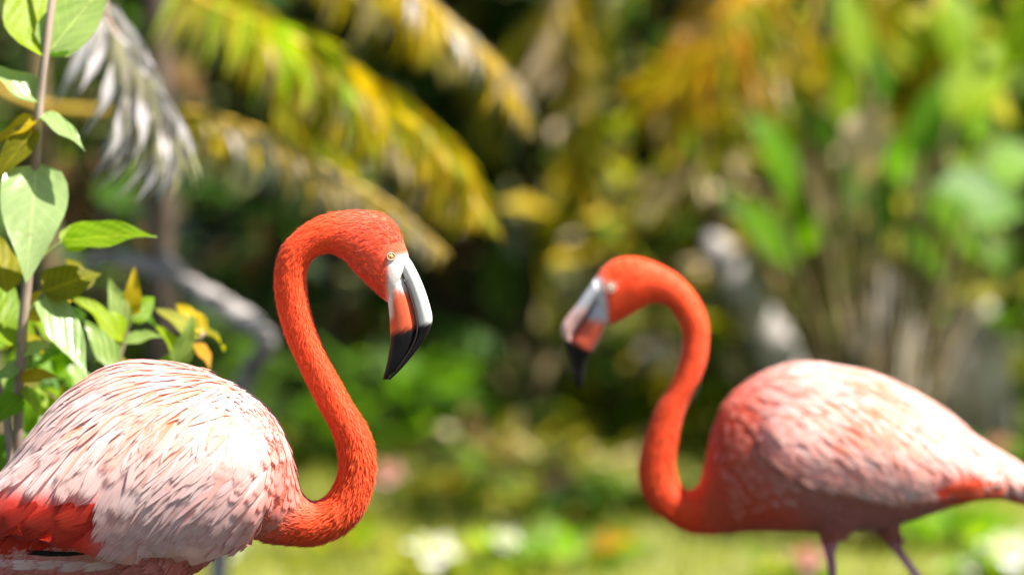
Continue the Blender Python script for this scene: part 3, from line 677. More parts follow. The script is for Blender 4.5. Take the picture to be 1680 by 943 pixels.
# dark and red flight feathers under the pale drape
def flank(b, pts, d, L, W, c0, c1, side=-1, l0=.001, l1=.004):
    for (px, py) in pts:
        q = P(px, py, b.Y); q.y = b.Y + side * 0.5
        hit, n, _, _ = b.bvh2.ray_cast(q, Vector((0, -side, 0)))
        if hit is None: continue
        b.feather(b.wings[0 if side < 0 else 1], hit, Vector((d[0] + rnd(.08), d[1] + rnd(.08))).normalized(), L * b.k * random.uniform(.85, 1.15), W * b.k * random.uniform(.9, 1.2), l0, l1, solid(c0, c1), side=side, name='flight_feather')
for side in (-1, 1):
    flank(A, [(200 - 21 * i + rnd(10), 804 + 22 * (i % 3)) for i in range(14)], (-.80, .34), 110, 32, (0.52, 0.022, 0.009), (0.70, 0.060, 0.030), side, .0, .002)
    flank(A, [(150 - 26 * i, 889 + i) for i in range(2)], (-1, .0), 70, 9, (0.010, 0.008, 0.010), (0.012, 0.010, 0.012), side, .002, .004)
    flank(A, [(250 - 40 * i, 905 + rnd(4)) for i in range(7)], (-1, .06), 80, 18, (0.80, 0.45, 0.45), (0.86, 0.68, 0.68), side)
    flank(B, [(1490 + 24 * i, 812 - 3.0 * i + rnd(6)) for i in range(9)], (.93, -.22), 80, 22, (0.62, 0.06, 0.04), (0.78, 0.10, 0.05), side)
    flank(B, [(1540 + 26 * i, 790 - 2.0 * i + rnd(6)) for i in range(6)], (.95, .18), 85, 24, (0.78, 0.09, 0.03), (0.86, 0.18, 0.08), side)
rows(A, fL, fcolL, sidx(A, -40), sidx(A, 440), 20, 3, 106, 15, lambda x, y: 135 if y < 700 else 108, lambda x, y: 27, lambda x, y: y > 762 - .12 * x + .14 * max(0, x - 150) and x < 205 or y > 905, True)
rows(B, fR, fcolR, sidx(B, 1650), sidx(B, 1225), 19, 3, 100, 14, lambda x, y: 106 if x > 1330 else 66, lambda x, y: 20 if x > 1300 else 15, lambda x, y: y > 795 or (x > 1470 and y > 752), True)
i0 = int(np.abs(A.A[:90, 0] - 400).argmin()) / (len(A.A) - 1); i1 = int(np.hypot(A.A[:, 0] - 487, A.A[:, 1] - 790).argmin()) / (len(A.A) - 1)
rows(A, fL, fcolL, i0, i1, 7, 2, 128, 13, lambda x, y: 52, lambda x, y: 17, lambda x, y: y > 900, False)
i0 = int(np.abs(B.A[:90, 0] - 1262).argmin()) / (len(B.A) - 1); i1 = int(np.hypot(B.A[:, 0] - 1170, B.A[:, 1] - 715).argmin()) / (len(B.A) - 1)
rows(B, fR, fcolR, i0, i1, 6, 2, 118, 11, lambda x, y: 40, lambda x, y: 14, lambda x, y: y > 850, False)
strands(A, fL, fcolL, sidx(A, -40), sidx(A, 400), 3, 100, 600, 90, 4.0, lambda x, y: y > 740 and x < 260 or y > 910)
strands(B, fR, fcolR, sidx(B, 1650), sidx(B, 1270), 3, 100, 600, 66, 3.2, lambda x, y: y > 805 or (x > 1470 and y > 745))
# short plumage on neck, breast and belly
def keepL(px, py, z):
    if py > 1010: return (0, 1, 0)
    if px > 632 and 400 < py < 560: return (0, 1, 0)
    if py < 500 and px > 540: return (0, 0.4, 0)
    if py > 586 and px < 480 + max(0, py - 660) * 0.3: return (1.0, 2.6 if px < 470 else 1.8, 0.15)
    return (0.25 * sstep(690, 760, py), 0.95, 0)
A.plumage(22000, keepL, 0.0085, 0.0042)
def keepR(px, py, z):
    if py > 880: return (0, 1, 0)
    if px < 1000 and 440 < py < 600: return (0, 1, 0)
    if py < 520 and px < 1060: return (0, 0.4, 0)
    if px > 1150 + max(0, 680 - py) * .6 and py > 560: return (1.0, 2.4, 0.1)
    return (0.25 * sstep(690, 760, py), 0.95, 0)
B.plumage(18000, keepR, 0.0080, 0.0040)

#PLANTS
# ------------------------------------------------------------------ near leafy shrub on the left
def V3(*a): return Vector(a)
def hero(parent, origin, Y, b, t, wpx, mat, kind='ovate', n=None, dy=0.0, var=None, name='leaf'):
    """a leaf seen from pixel b (stalk end) to pixel t (tip); dy turns the tip towards or away"""
    if n is None: n = V3(.25 + rnd(.35), -0.6, random.uniform(.5, 1.0))
    return leaf(parent, origin, P(b[0], b[1], Y), P(t[0], t[1], Y + dy), wpx * mpp(Y), mat, kind, n, var, name)
YS = 6.42
so_ = V3(P(40, 900, YS).x, YS + .03, 0)
shrub = empty('leafy_shrub', so_, 'lime green broad-leaved shrub with a thin brown stem behind the larger flamingo', 'shrub')
def px_path(pts, Y, foot=None):
    q = [P(x, y, Y + d) for x, y, d in pts]
    return ([foot] if foot is not None else []) + q
stalks(shrub, so_, [px_path([(30, 800, .02), (36, 560, 0), (46, 450, 0), (58, 285, 0), (64, 180, 0), (74, 92, 0), (88, -20, .02), (100, -120, .05)], YS, so_)], M['stem'], 'stem', 0.008, 0.005, 10)
for bp_ in [px_path([(60, 860, .1), (140, 690, .14), (190, 600, .16), (215, 520, .16)], YS, so_),
                    px_path([(80, 850, .12), (220, 680, .2), (290, 600, .2), (335, 545, .2)], YS, so_),
                    px_path([(20, 820, 0), (0, 640, .05), (-30, 500, .05), (-40, 380, .05)], YS, so_)]: stalks(shrub, so_, [bp_], M['stem'], 'branch', 0.006, 0.003, 8)
for pp in (px_path([(46, 450, 0), (70, 420, .02), (105, 395, .03)], YS), px_path([(40, 520, 0), (60, 495, 0), (72, 480, 0)], YS)): stalks(shrub, so_, [pp], M['gstem'], 'leaf_stalk', 0.003, 0.002, 6)
H = [((59, 268), (46, 452), 122, 'painted_gloss', 0.03, 0), ((74, 95), (40, -80), 135, 'lime', .02, 0), ((76, 92), (185, -50), 100, 'pale', -.04, 0), ((78, 90), (150, 35), 52, 'green', .04, 1),
     ((64, 168), (-25, 85), 66, 'painted_gloss', -.05, 1), ((68, 188), (142, 236), 44, 'painted_gloss', 0, 0), ((62, 196), (-20, 225), 32, 'yellow', 0, 1), ((60, 210), (-25, 300), 50, 'olive', .08, 1),
     ((104, 396), (252, 372), 80, 'lime', .04, 0), ((108, 410), (165, 350), 60, 'lime', .1, 1), ((70, 480), (165, 440), 85, 'olive', .06, 0), ((40, 520), (120, 470), 75, 'yellow', .05, 1), ((70, 485), (148, 612), 72, 'painted_gloss', -.03, 0),
     ((10, 480), (-10, 350), 70, 'olive', .03, 1), ((0, 560), (22, 430), 70, 'lime', .06, 1), ((36, 570), (-20, 520), 50, 'lime', 0, 0), ((36, 580), (80, 555), 42, 'pale', 0, 1), ((34, 600), (-12, 620), 44, 'pale', -.02, 0), ((34, 620), (92, 612), 36, 'yellow', 0, 0),
     ((34, 640), (78, 680), 40, 'lime', 0, 0), ((34, 650), (-20, 690), 50, 'green', 0, 1), ((190, 600), (140, 520), 46, 'pale', .1, 0), ((200, 560), (140, 470), 54, 'lime', .14, 1), ((205, 540), (180, 455), 40, 'pale', .15, 0), ((212, 525), (262, 478), 44, 'lime', .16, 1), ((214, 520), (222, 440), 34, 'yellow', .16, 1),
     ((200, 570), (150, 590), 36, 'lime', .14, 0), ((205, 560), (262, 545), 42, 'pale', .14, 0), ((330, 552), (258, 500), 44, 'ygreen', .2, 0), ((332, 548), (290, 480), 40, 'yellow', .2, 1), ((320, 565), (352, 592), 34, 'orange', .18, 1), ((300, 590), (262, 530), 40, 'lime', .2, 0), ((335, 545), (385, 560), 36, 'olive', .2, 1), ((290, 600), (320, 520), 40, 'pale', .18, 0), ((250, 640), (300, 560), 46, 'lime', .2, 1), ((235, 650), (190, 560), 46, 'olive', .2, 1)]
TILT = [-.10, .09, .05, .03, -.02, -.05, -.03, -.06, -.03, .03, .02, .03, -.08, .05]           # how far the tip leans from or to the viewer
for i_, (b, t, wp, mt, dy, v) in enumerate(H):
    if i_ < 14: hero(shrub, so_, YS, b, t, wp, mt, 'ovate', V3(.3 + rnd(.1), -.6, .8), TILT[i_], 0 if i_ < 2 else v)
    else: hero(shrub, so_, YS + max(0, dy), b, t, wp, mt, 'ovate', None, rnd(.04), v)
for i in range(70):
    x, y = random.uniform(-60, 190), random.uniform(470, 1000); d = random.uniform(.12, .4)
    a = random.uniform(0, 6.28); L = random.uniform(60, 110)
    hero(shrub, so_, YS + d, (x, y), (x + L * math.cos(a), y + L * .7 * math.sin(a)), L * .5, random.choice(['lime', 'olive', 'green', 'pale', 'mid']), 'ovate', None, rnd(.05))

# ------------------------------------------------------------------ palms
def frond(palm, origin, pts, Y, ll, mats, nl=30, start=.25, sweep=.55, droop=.6, dyend=0.0, wl=12, rmat='rachis', rr=(0.008, 0.002), drop_under=0.0, name='frond'):
    """pts: pixels from crown to tip; ll: leaflet length in pixels; leaflets are pieces of the frond"""
    n = len(pts); q = [P(p[0], p[1], Y + (p[2] if len(p) > 2 else dyend * i / (n - 1))) for i, p in enumerate(pts)]
    c = catmull([tuple(v) for v in q], 8); m = len(c); k = mpp(Y)
    V, F = tube(c, [lerp(rr[0], rr[1], i / (m - 1)) for i in range(m)], 8)
    f = mesh(name, V, F, M[rmat], palm, origin=origin)
    for i in range(nl):
        t = lerp(start, .985, (i + rnd(.25)) / nl); j = t * (m - 1); j0 = min(int(j), m - 2)
        p = Vector(c[j0]).lerp(Vector(c[j0 + 1]), j - j0); tg = (Vector(c[j0 + 1]) - Vector(c[j0])).normalized()
        up = V3(0, 0, 1); up = (up - tg * up.dot(tg)).normalized(); sd = tg.cross(up).normalized()
        for s in (-1, 1):
            env = math.sin(math.pi * (0.18 + 0.80 * (t - start) / (1 - start))) ** .6
            L = ll * k * env * random.uniform(.85, 1.12)
            d = (tg * (sweep + .5 * t) + sd * s * (1 - .4 * t) + up * (.35 - droop * .3) + V3(rnd(.08), rnd(.08), -droop * random.uniform(.6, 1.2))).normalized()
            nn = (up - sd * s * .4 + V3(rnd(.2), rnd(.2), 0)).normalized()
            mt = random.choice(mats(t)) if callable(mats) else random.choice(mats)
            leaf(f, origin, p, p + d * L, wl * k * random.uniform(.8, 1.2), mt, 'leaflet', nn, random.choice((0, 1, 1, 2)), 'leaflet')
    return f
def cane(palm, origin, top, r, name='cane', lean=0.0, foot=None):
    foot = foot or V3(top.x - lean, top.y, -.03); V = []; n = 34; pts = []; rad = []
    for i in range(n):
        t = i / (n - 1); pts.append(foot.lerp(top, t) + V3(.02 * math.sin(t * 3), 0, 0)); rad.append(r * (1.15 - .3 * t) * (1.12 if i % 4 == 0 else 1.0))
    V, F = tube(pts, rad, 12); return mesh(name, V, F, M['cane'], palm, origin=origin)
YP = 8.7
crown = P(245, -190, YP + .5); po = V3(crown.x, crown.y, 0)
palm = empty('areca_palm', po, 'yellowing feather palm arching over the larger flamingo, with a silver dead frond', 'palm')
cane(palm, po, crown, .030)
for o in palm.children: o.data.materials[0] = M['bark']
cane(palm, po, P(-150, 40, YP + .4), .022, foot=po + V3(-.22, -.05, -.03))
cane(palm, po, P(40, -120, YP + .7), .022, foot=po + V3(-.22, .2, -.03))
yg = lambda t: (['ygreen', 'olive', 'ygreen', 'lime'] if t < .55 else ['yellow', 'ygreen', 'yellow'])
frond(palm, po, [(245, -190, .5), (270, -70, .35), (330, 0, .2), (440, 45, .05), (565, 112, 0), (680, 190, -.02), (745, 265, -.05), (788, 352, -.1)], YP, 215, yg, 46, .22, 1.0, .45, wl=13, rr=(.011, .004))
frond(palm, po, [(-150, 40, .4), (-60, 110, .35), (60, 172, .3), (190, 184, .25), (320, 186, .2), (450, 228, .1), (560, 290, .1), (650, 345, .1), (735, 420, .1)], YP, 120, lambda t: (['olive', 'yellow'] if t < .5 else ['tan', 'yellow', 'tan', 'grey']), 36, .4, .8, 1.0, wl=14, rr=(.012, .004))
frond(palm, po, [(245, -190, .5), (330, -260, .4), (470, -220, .3), (590, -110, .2), (700, 5, .1), (790, 85, .05), (835, 140, 0), (868, 205, 0)], YP + .2, 120, lambda t: ['yellow', 'tan', 'yellow', 'grey', 'tan'], 34, .3, 1.1, .5, wl=14, rr=(.012, .004))
frond(palm, po, [(245, -190, .5), (290, -120, .5), (360, -40, .4), (470, 60, .4), (600, 170, .5), (690, 250, .55), (740, 330, .6)], YP + .3, 210, ['olive', 'ygreen', 'yellow', 'tan'], 40, .25, .9, .6, wl=13, rr=(.010, .003))
frond(palm, po, [(245, -190, .5), (300, -130, .5), (340, -30, .5), (400, 80, .5), (470, 180, .5), (560, 260, .5), (620, 330, .5)], YP + .2, 130, ['olive', 'yellow', 'mid', 'ygreen'], 36, .3, 1.0, .5, wl=13)
frond(palm, po, [(245, -190, .5), (280, -200, .6), (420, -130, .8), (560, -40, .9), (680, 30, 1.0), (760, 120, 1.0)], YP + .3, 140, ['yellow', 'ygreen', 'tan'], 30, .3, .8, .7, wl=14)
frond(palm, po, [(245, -190, .5), (180, -220, .5), (60, -170, .4), (-60, -60, .3), (-140, 80, .3)], YP, 140, ['green', 'ygreen'], 26, .3, .8, .6, wl=14)
frond(palm, po, [(40, -120, .7), (110, -90, .6), (130, 20, .6), (110, 150, .6), (90, 260, .6)], YP, 120, ['green', 'mid', 'olive'], 26, .3, .8, .6, wl=14)
frond(palm, po, [(245, -190, .5), (200, -230, -.1), (165, -120, -.7), (170, 10, -1.05), (205, 85, -1.1), (245, 145, -1.12), (280, 205, -1.12)], YP - .3, 190, ['grey'], 28, .50, .85, .85, wl=24, rmat='stem', rr=(.010, .003))
# a second palm of the same kind, further back
YQ = 10.9
crq = P(1180, -260, YQ); pq = V3(crq.x, crq.y, 0)
palm2 = empty('areca_palm', pq, 'golden feather palm with bare yellow canes behind the smaller flamingo', 'palm')
for (fx, tx, ty, dY, r) in ((1335, 1325, -160, .1, .026), (1530, 1500, -120, .3, .026), (1150, 1240, -200, 1.9, .026), (1060, 1150, -230, 1.6, .028), (1410, 1390, -140, 1.7, .03)):
    t_ = P(tx, ty, YQ + dY); cane(palm2, pq, t_, r, foot=V3(P(fx, 700, YQ + dY + 1.3).x, YQ + dY + 1.3, -.03))
Fq = [([(1150, -230, .6), (1060, -200, .5), (960, -60, .3), (925, 60, .2), (940, 150, .2)], ['yellow', 'olive', 'tan'], 120),
      ([(1240, -200, .5), (1200, -150, .3), (1160, 0, .2), (1110, 110, .1), (1085, 240, .1)], ['yellow', 'orange', 'tan', 'yellow'], 110),
      ([(1240, -200, .5), (1260, -80, .2), (1220, 40, 0), (1140, 100, 0), (1060, 130, .1)], ['yellow', 'ygreen', 'orange'], 130),
      ([(1325, -160, .1), (1340, -20, 0), (1300, 90, 0), (1200, 140, 0), (1090, 170, 0)], ['yellow', 'tan', 'yellow'], 110),
      ([(1150, -230, .6), (1180, -20, .5), (1160, 140, .4), (1120, 230, .4), (1060, 300, .4)], ['ygreen', 'olive', 'yellow', 'lime'], 130),
      ([(1325, -160, .1), (1290, 60, .3), (1220, 190, .3), (1130, 270, .3), (1000, 310, .3)], ['olive', 'ygreen', 'tan'], 120),
      ([(1240, -200, .5), (1140, -120, .7), (1020, 30, .8), (960, 180, .8), (940, 330, .9)], ['olive', 'yellow', 'mid'], 130),
      ([(1500, -120, .3), (1480, -60, .2), (1440, 20, .1), (1380, 70, .1), (1300, 90, .1)], ['yellow', 'ygreen'], 120),
      ([(1500, -120, .3), (1530, -30, .2), (1550, 50, .1), (1530, 110, .1), (1490, 140, .1)], ['orange', 'yellow', 'lime'], 110),
      ([(1390, -140, 1.2), (1420, -40, 1.1), (1480, 60, 1.1), (1560, 150, 1.1), (1640, 260, 1.1)], ['green', 'mid'], 140),
      ([(1150, -230, .6), (1050, -120, .9), (900, 20, 1), (830, 120, 1.1), (800, 250, 1.2)], ['olive', 'dark', 'olive'], 130)]
for pts, mt, ll in Fq: frond(palm2, pq, pts, YQ, ll * 1.25, mt, 22, .35, .9, .5, wl=24, rr=(.010, .003))

# ------------------------------------------------------------------ broad-leaved plants on the right
def rosette(name, label, cat, px, Y, leaves, group=None, kind='lance', fill=None, r0=.008):
    """leaves: (base pixel, tip pixel, width px, material, depth shift)"""
    o_ = V3(P(px, 600, Y).x, Y, 0); root = empty(name, o_, label, cat, group)
    paths = []
    for b, t, wp, mt, dy in leaves:
        hero(root, o_, Y + dy, b, t, wp, mt, kind, None, rnd(.12))
        e = P(b[0], b[1], Y + dy); paths.append([o_ + V3(rnd(.05), rnd(.05), -.02), o_.lerp(e, .5) + V3(0, 0, .06), e])
    for path in paths: stalks(root, o_, [path], M['cane'], 'leaf_stalk', r0, r0 * .5, 6)
    return root
rosette('heliconia', 'tall plant with large bright green paddle leaves beside the golden palm canes', 'plant', 1440, 10.7, [
    ((1225, 190), (1375, 330), 80, 'green', 0), ((1205, 330), (1320, 440), 70, 'green', .2), ((1400, 210), (1345, 60), 70, 'lime', .1), ((1300, 160), (1400, 260), 70, 'green', .3),
    ((1420, 120), (1385, -40), 60, 'lime', 0), ((1500, 260), (1600, 90), 90, 'green', .1), ((1520, 300), (1700, 340), 100, 'green', 0), ((1500, 330), (1640, 420), 90, 'green', .2),
    ((1560, 200), (1660, 40), 90, 'lime', 0), ((1600, 160), (1700, 170), 80, 'ygreen', .1), ((1470, 300), (1420, 420), 70, 'mid', .1), ((1480, 180), (1440, 60), 80, 'green', .3), ((1560, 110), (1600, -40), 80, 'lime', .2),
    ((1600, 280), (1720, 250), 90, 'green', .3), ((1420, 330), (1360, 410), 60, 'mid', .3), ((1480, 360), (1540, 470), 60, 'green', .1), ((1640, 380), (1700, 480), 70, 'dark', .1), ((1350, 150), (1290, 60), 60, 'ygreen', .4), ((1240, 240), (1190, 150), 60, 'ygreen', .5)] + [
    ((x, y), (x + dx, y + dy), random.uniform(55, 95), mt, d) for x, y, dx, dy, mt, d in [(1440, 150, 60, -160, 'lime', .5), (1650, 120, 60, -150, 'lime', .1), (1540, 60, -90, -80, 'ygreen', .5), (1620, 240, -70, -120, 'green', .4), (1500, 220, -60, 110, 'green', .6), (1660, 300, -90, 80, 'green', .5), (1580, 380, 90, 60, 'mid', .5), (1560, 250, 80, 110, 'lime', .6), (1320, 200, -90, 60, 'lime', .6), (1350, 330, -70, 90, 'green', .7), (1690, 60, -110, 30, 'lime', .4), (1450, 40, 110, 40, 'green', .7), (1380, 250, 60, 120, 'mid', .6), (1460, 380, 90, 80, 'olive', .6), (1640, 450, -90, 50, 'olive', .5)]], r0=.006)
hd = V3(P(1420, 600, 10.9).x, 10.9, 0)
# dry hanging leaf of the heliconia
hel = [o for o in bpy.data.objects if o.name.startswith('heliconia')][0]
leaf(hel, hel.location, P(1418, 180, 10.5), P(1424, 320, 10.5), 88 * mpp(11), 'tan', 'ovate', V3(.1, -.95, .25), 1, 'dry_leaf')
leaf(hel, hel.location, P(1436, 190, 10.55), P(1432, 300, 10.55), 60 * mpp(11), 'tan', 'ovate', V3(.4, -.85, .25), 2, 'dry_leaf')
rosette('banana_plant', 'young plant with yellow green upright leaves between the two flamingo heads', 'plant', 860, 12.4, [
    ((900, 560), (870, 420), 70, 'olive', 0), ((840, 540), (800, 380), 70, 'dark', .1), ((930, 560), (1010, 470), 60, 'olive', .2), ((900, 430), (930, 320), 70, 'olive', .3), ((800, 600), (730, 500), 80, 'mid', .1), ((960, 400), (1060, 320), 60, 'ygreen', .3), ((980, 420), (900, 260), 60, 'olive', .4), ((1000, 420), (1090, 400), 50, 'ygreen', .4)])

# fallen wood and stones -----------------------------------------------------
def gnarled(pts, rad, wob, seed, seg=14, sub=7):
    rg = random.Random(seed); c = catmull([(*p, r) for p, r in zip(pts, rad)], sub)
    V, F = tube([v[:3] for v in c], [max(.002, v[3] * (1 + rg.uniform(-wob, wob))) for v in c], seg)
    return [v + Vector((rg.uniform(-1, 1), rg.uniform(-1, 1), rg.uniform(-1, 1))) * 0.06 * rad[0] for v in V], F
def wood(name, label, cat, pts, rad, mat, seed, twigs=()):
    o_ = Vector(pts[0]).copy(); o_.z = 0
    root = empty(name, o_, label, cat)
    V, F = gnarled(pts, rad, .12, seed); mesh('trunk', V, F, M[mat], root, origin=o_)
    for tp, tr in twigs:
        V, F = gnarled(tp, tr, .1, seed + 1, 8); mesh('limb', V, F, M[mat], root, origin=o_)
YB = 8.9
wood('fallen_branch', 'slanting grey dead branch between the leafy shrub and the larger flamingo neck', 'branch',
     [V3(P(330, 800, YB).x, YB + .2, .0), P(385, 680, YB + .15), P(436, 562, YB), P(380, 512, YB), P(305, 462, YB), P(262, 415, YB)], [.018, .018, .019, .022, .018, .012], 'dead', 5,
     [([P(300, 460, YB), P(250, 440, YB), P(190, 425, YB), P(140, 430, YB + .05)], [.014, .018, .015, .006])])
YG = 11.5
wood('fallen_log', 'thick grey leaning log behind the smaller flamingo neck', 'log',
     [V3(P(1330, 760, YG).x, YG, .0), P(1290, 620, YG), P(1255, 540, YG), P(1215, 470, YG), P(1180, 415, YG + .1), P(1165, 390, YG + .15)], [.050, .050, .048, .044, .036, .016], 'dead', 8)
def boulder(label, px, py0, py1, wpx, Y, seed):
    rg = np.random.RandomState(seed); k = mpp(Y); rx = wpx * k / 2; top = P(px, py0, Y).z; bot = max(-.05, P(px, py1, Y).z); rz = (top - bot) / 2
    bm = bmesh.new(); bmesh.ops.create_icosphere(bm, subdivisions=4, radius=1)
    cuts = [(Vector(rg.normal(size=3)).normalized(), rg.uniform(.55, .85)) for _ in range(14)]
    for v in bm.verts:
        p = v.co.copy()
        for n_, h in cuts:
            d = p.dot(n_)
            if d > h: p -= n_ * (d - h) * .85
        p *= 1 + .04 * math.sin(p.x * 9 + seed) * math.cos(p.z * 8 + p.y * 7)
        v.co = Vector((p.x * rx, p.y * rx * .9, p.z * rz))
    me = bpy.data.meshes.new('boulder'); bm.to_mesh(me); bm.free(); me.materials.append(M['rock'])
    o = bpy.data.objects.new('boulder', me); col.objects.link(o); o.location = (P(px, 500, Y).x, Y, (top + bot) / 2)
    o['label'] = label; o['category'] = 'rock'; o['group'] = 'boulders in the undergrowth'
boulder('tall pale limestone boulder beyond the smaller flamingo back, taller than its companions', 1450, 415, 840, 150, 11.75, 3)
boulder('squat grey limestone boulder in front of the tall pale one', 1425, 540, 840, 130, 11.4, 4)
boulder('brown weathered boulder furthest from the fallen log', 1600, 455, 840, 170, 11.9, 6)
boulder('small mossy grey boulder touching the fallen log', 1080, 545, 780, 110, 12.9, 9)

# low plants on the ground ------------------------------------------------------
def lowplant(label, px, py, spread, height, n, mats, Lp, kind='lance', flowers=(), seed=0, group='low plants on the ground', name='ground_cover_plant'):
    """rosette rooted where pixel (px, py) meets the ground; sizes in pixels at that distance"""
    rg = random.Random(seed); g = ground_at(px, py); g.z = 0; k = mpp(g.y); root = empty(name, g, label, 'plant', group)
    for i in range(n):
        a = rg.uniform(0, 6.28); e = rg.uniform(.15, 1.0); r = spread * k * .35 * rg.random()
        L = Lp * k * rg.uniform(.7, 1.2)
        b = g + V3(math.cos(a) * r, math.sin(a) * r, rg.uniform(.1, 1) * height * k * .6)
        t = b + V3(math.cos(a) * math.cos(e), math.sin(a) * math.cos(e), math.sin(e) * .8) * L
        leaf(root, g, b, t, L * rg.uniform(.3, .5), rg.choice(mats), kind, V3(rg.uniform(-.3, .3) - .3 * math.cos(a), rg.uniform(-.5, .1), 1), rg.randrange(4))
    ends = [g + V3(rg.uniform(-.3, .3) * spread * k, rg.uniform(-.2, .2) * spread * k, height * k * rg.uniform(.5, .9)) for _ in range(5)]
    for e in ends: stalks(root, g, [[g + V3(0, 0, -.02), g.lerp(e, .5) + V3(0, 0, .01), e]], M['gstem'], 'stem', .005, .003, 6)
    for (fx, fy, fs, fm) in flowers:
        c = P(fx, fy, g.y - .05); 
        stalks(root, g, [[g + V3(0, 0, -.01), g.lerp(c, .5) + V3(0, -.02, .02), c]], M['gstem'], 'flower_stalk', .004, .003, 6)
        V, F = tube([c + V3(0, 0, -fs * k * .3), c, c + V3(0, 0, fs * k * .15)], [fs * k * .12, fs * k * .2, fs * k * .08], 8)
        fl = mesh('flower', V, F, M['olive'], root, origin=g)
        for j in range(9):
            a = j * 2.4; e = .25 + .1 * j; d = V3(math.cos(a) * math.cos(e), math.sin(a) * math.cos(e), math.sin(e))
            leaf(fl, g, c, c + d * fs * k * .62, fs * k * .45, fm, 'petal', V3(-d.x, -d.y, 1), j % 4, 'petal')
    return root
LPN = [('lime leaved low plant straight below the smaller flamingo bill tip', 985, 716, 190, 95, 26, ['lime', 'ygreen', 'lime'], 95, 'lance', [(1082, 612, 58, 'white')]),
       ('bright green low plant tucked behind the smaller flamingo neck bend', 1195, 720, 130, 110, 24, ['lime', 'green', 'green'], 80, 'lance', []),
       ('olive rosette plant beside a pink bloom near the larger flamingo neck bend', 720, 840, 160, 60, 24, ['olive', 'yellow', 'green'], 75, 'ovate', [(632, 785, 58, 'pink')]),
       ('rosette plant with one pink bloom standing alone between the birds', 905, 845, 150, 55, 22, ['green', 'olive', 'ygreen'], 70, 'ovate', [(910, 800, 46, 'pink')]),
       ('dark green broad rosette left of the smaller flamingo breast', 1010, 850, 190, 70, 30, ['green', 'mid', 'olive'], 95, 'ovate', []),
       ('low plant carrying the large white bloom under the larger flamingo neck', 760, 945, 200, 40, 26, ['ygreen', 'lime', 'olive'], 75, 'ovate', [(708, 918, 84, 'white')]),
       ('pale leaved low plant beside the large white bloom', 850, 935, 150, 60, 22, ['pale', 'lime', 'pale'], 80, 'ovate', [(828, 893, 50, 'white')]),
       ('glossy green rosette in front of the dark broad one', 945, 925, 160, 50, 22, ['green', 'green', 'orange'], 85, 'lance', []),
       ('yellow green low plant under the larger flamingo breast', 560, 905, 180, 40, 24, ['ygreen', 'lime', 'olive'], 70, 'ovate', [(372, 905, 60, 'white')]),
       ('low plant with one pale pink bloom beside the smaller flamingo leg', 1300, 962, 110, 50, 18, ['ygreen', 'green'], 65, 'lance', [(1322, 925, 60, 'pink')]),
       ('vivid green low plant behind the smaller flamingo rear leg', 1560, 895, 200, 60, 28, ['green', 'lime', 'green'], 85, 'lance', []),
       ('low plant holding the tall white bloom under the smaller flamingo tail', 1640, 960, 130, 50, 20, ['green', 'pale', 'lime'], 70, 'lance', [(1652, 918, 90, 'white'), (1590, 935, 40, 'white')]),
       ('shrubby plant with a pink bloom above the smaller flamingo tail', 1630, 800, 150, 100, 26, ['mid', 'green', 'dark'], 80, 'ovate', [(1640, 742, 50, 'pink')]),
       ('plant with a single round white bloom near the brown boulder', 1650, 725, 140, 120, 26, ['green', 'olive', 'mid'], 80, 'ovate', [(1662, 600, 84, 'white')]),
       ('brown tipped low plant in the shade between the two birds', 800, 762, 200, 60, 26, ['olive', 'tan', 'green', 'brown'], 75, 'lance', []),
       ('tan and green tuft in front of the lime leaved plant', 940, 775, 200, 50, 26, ['tan', 'olive', 'green'], 70, 'lance', []),
       ('mid green bushy plant right behind the larger flamingo bill', 660, 735, 230, 200, 40, ['mid', 'green', 'mid'], 110, 'ovate', []),
       ('soft green bushy plant below the two flamingo heads', 770, 722, 200, 190, 36, ['mid', 'green', 'pale'], 105, 'ovate', []),
       ('reddish leaved bush under the smaller flamingo head', 890, 715, 150, 180, 26, ['brown', 'olive', 'mid'], 95, 'ovate', []),
       ('dusky bush within the curve of the smaller flamingo neck', 1040, 712, 150, 150, 26, ['olive', 'mid', 'dark'], 90, 'ovate', []),
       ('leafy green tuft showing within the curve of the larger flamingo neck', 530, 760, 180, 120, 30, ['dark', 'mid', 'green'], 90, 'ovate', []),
       ('olive tuft at the foot of the tall pale boulder', 1530, 735, 160, 110, 26, ['olive', 'yellow', 'tan', 'green'], 85, 'lance', []),
       ('shaded green bush behind the larger flamingo back', 360, 770, 260, 330, 44, ['mid', 'green', 'dark'], 120, 'ovate', [])]
for i, (lb, px, py, sp, ht, n, mt, Lp, kd, fl) in enumerate(LPN): lowplant(lb, px, py, sp * 1.35, ht, int(n * 1.5), mt, Lp, kd, fl, seed=40 + i)

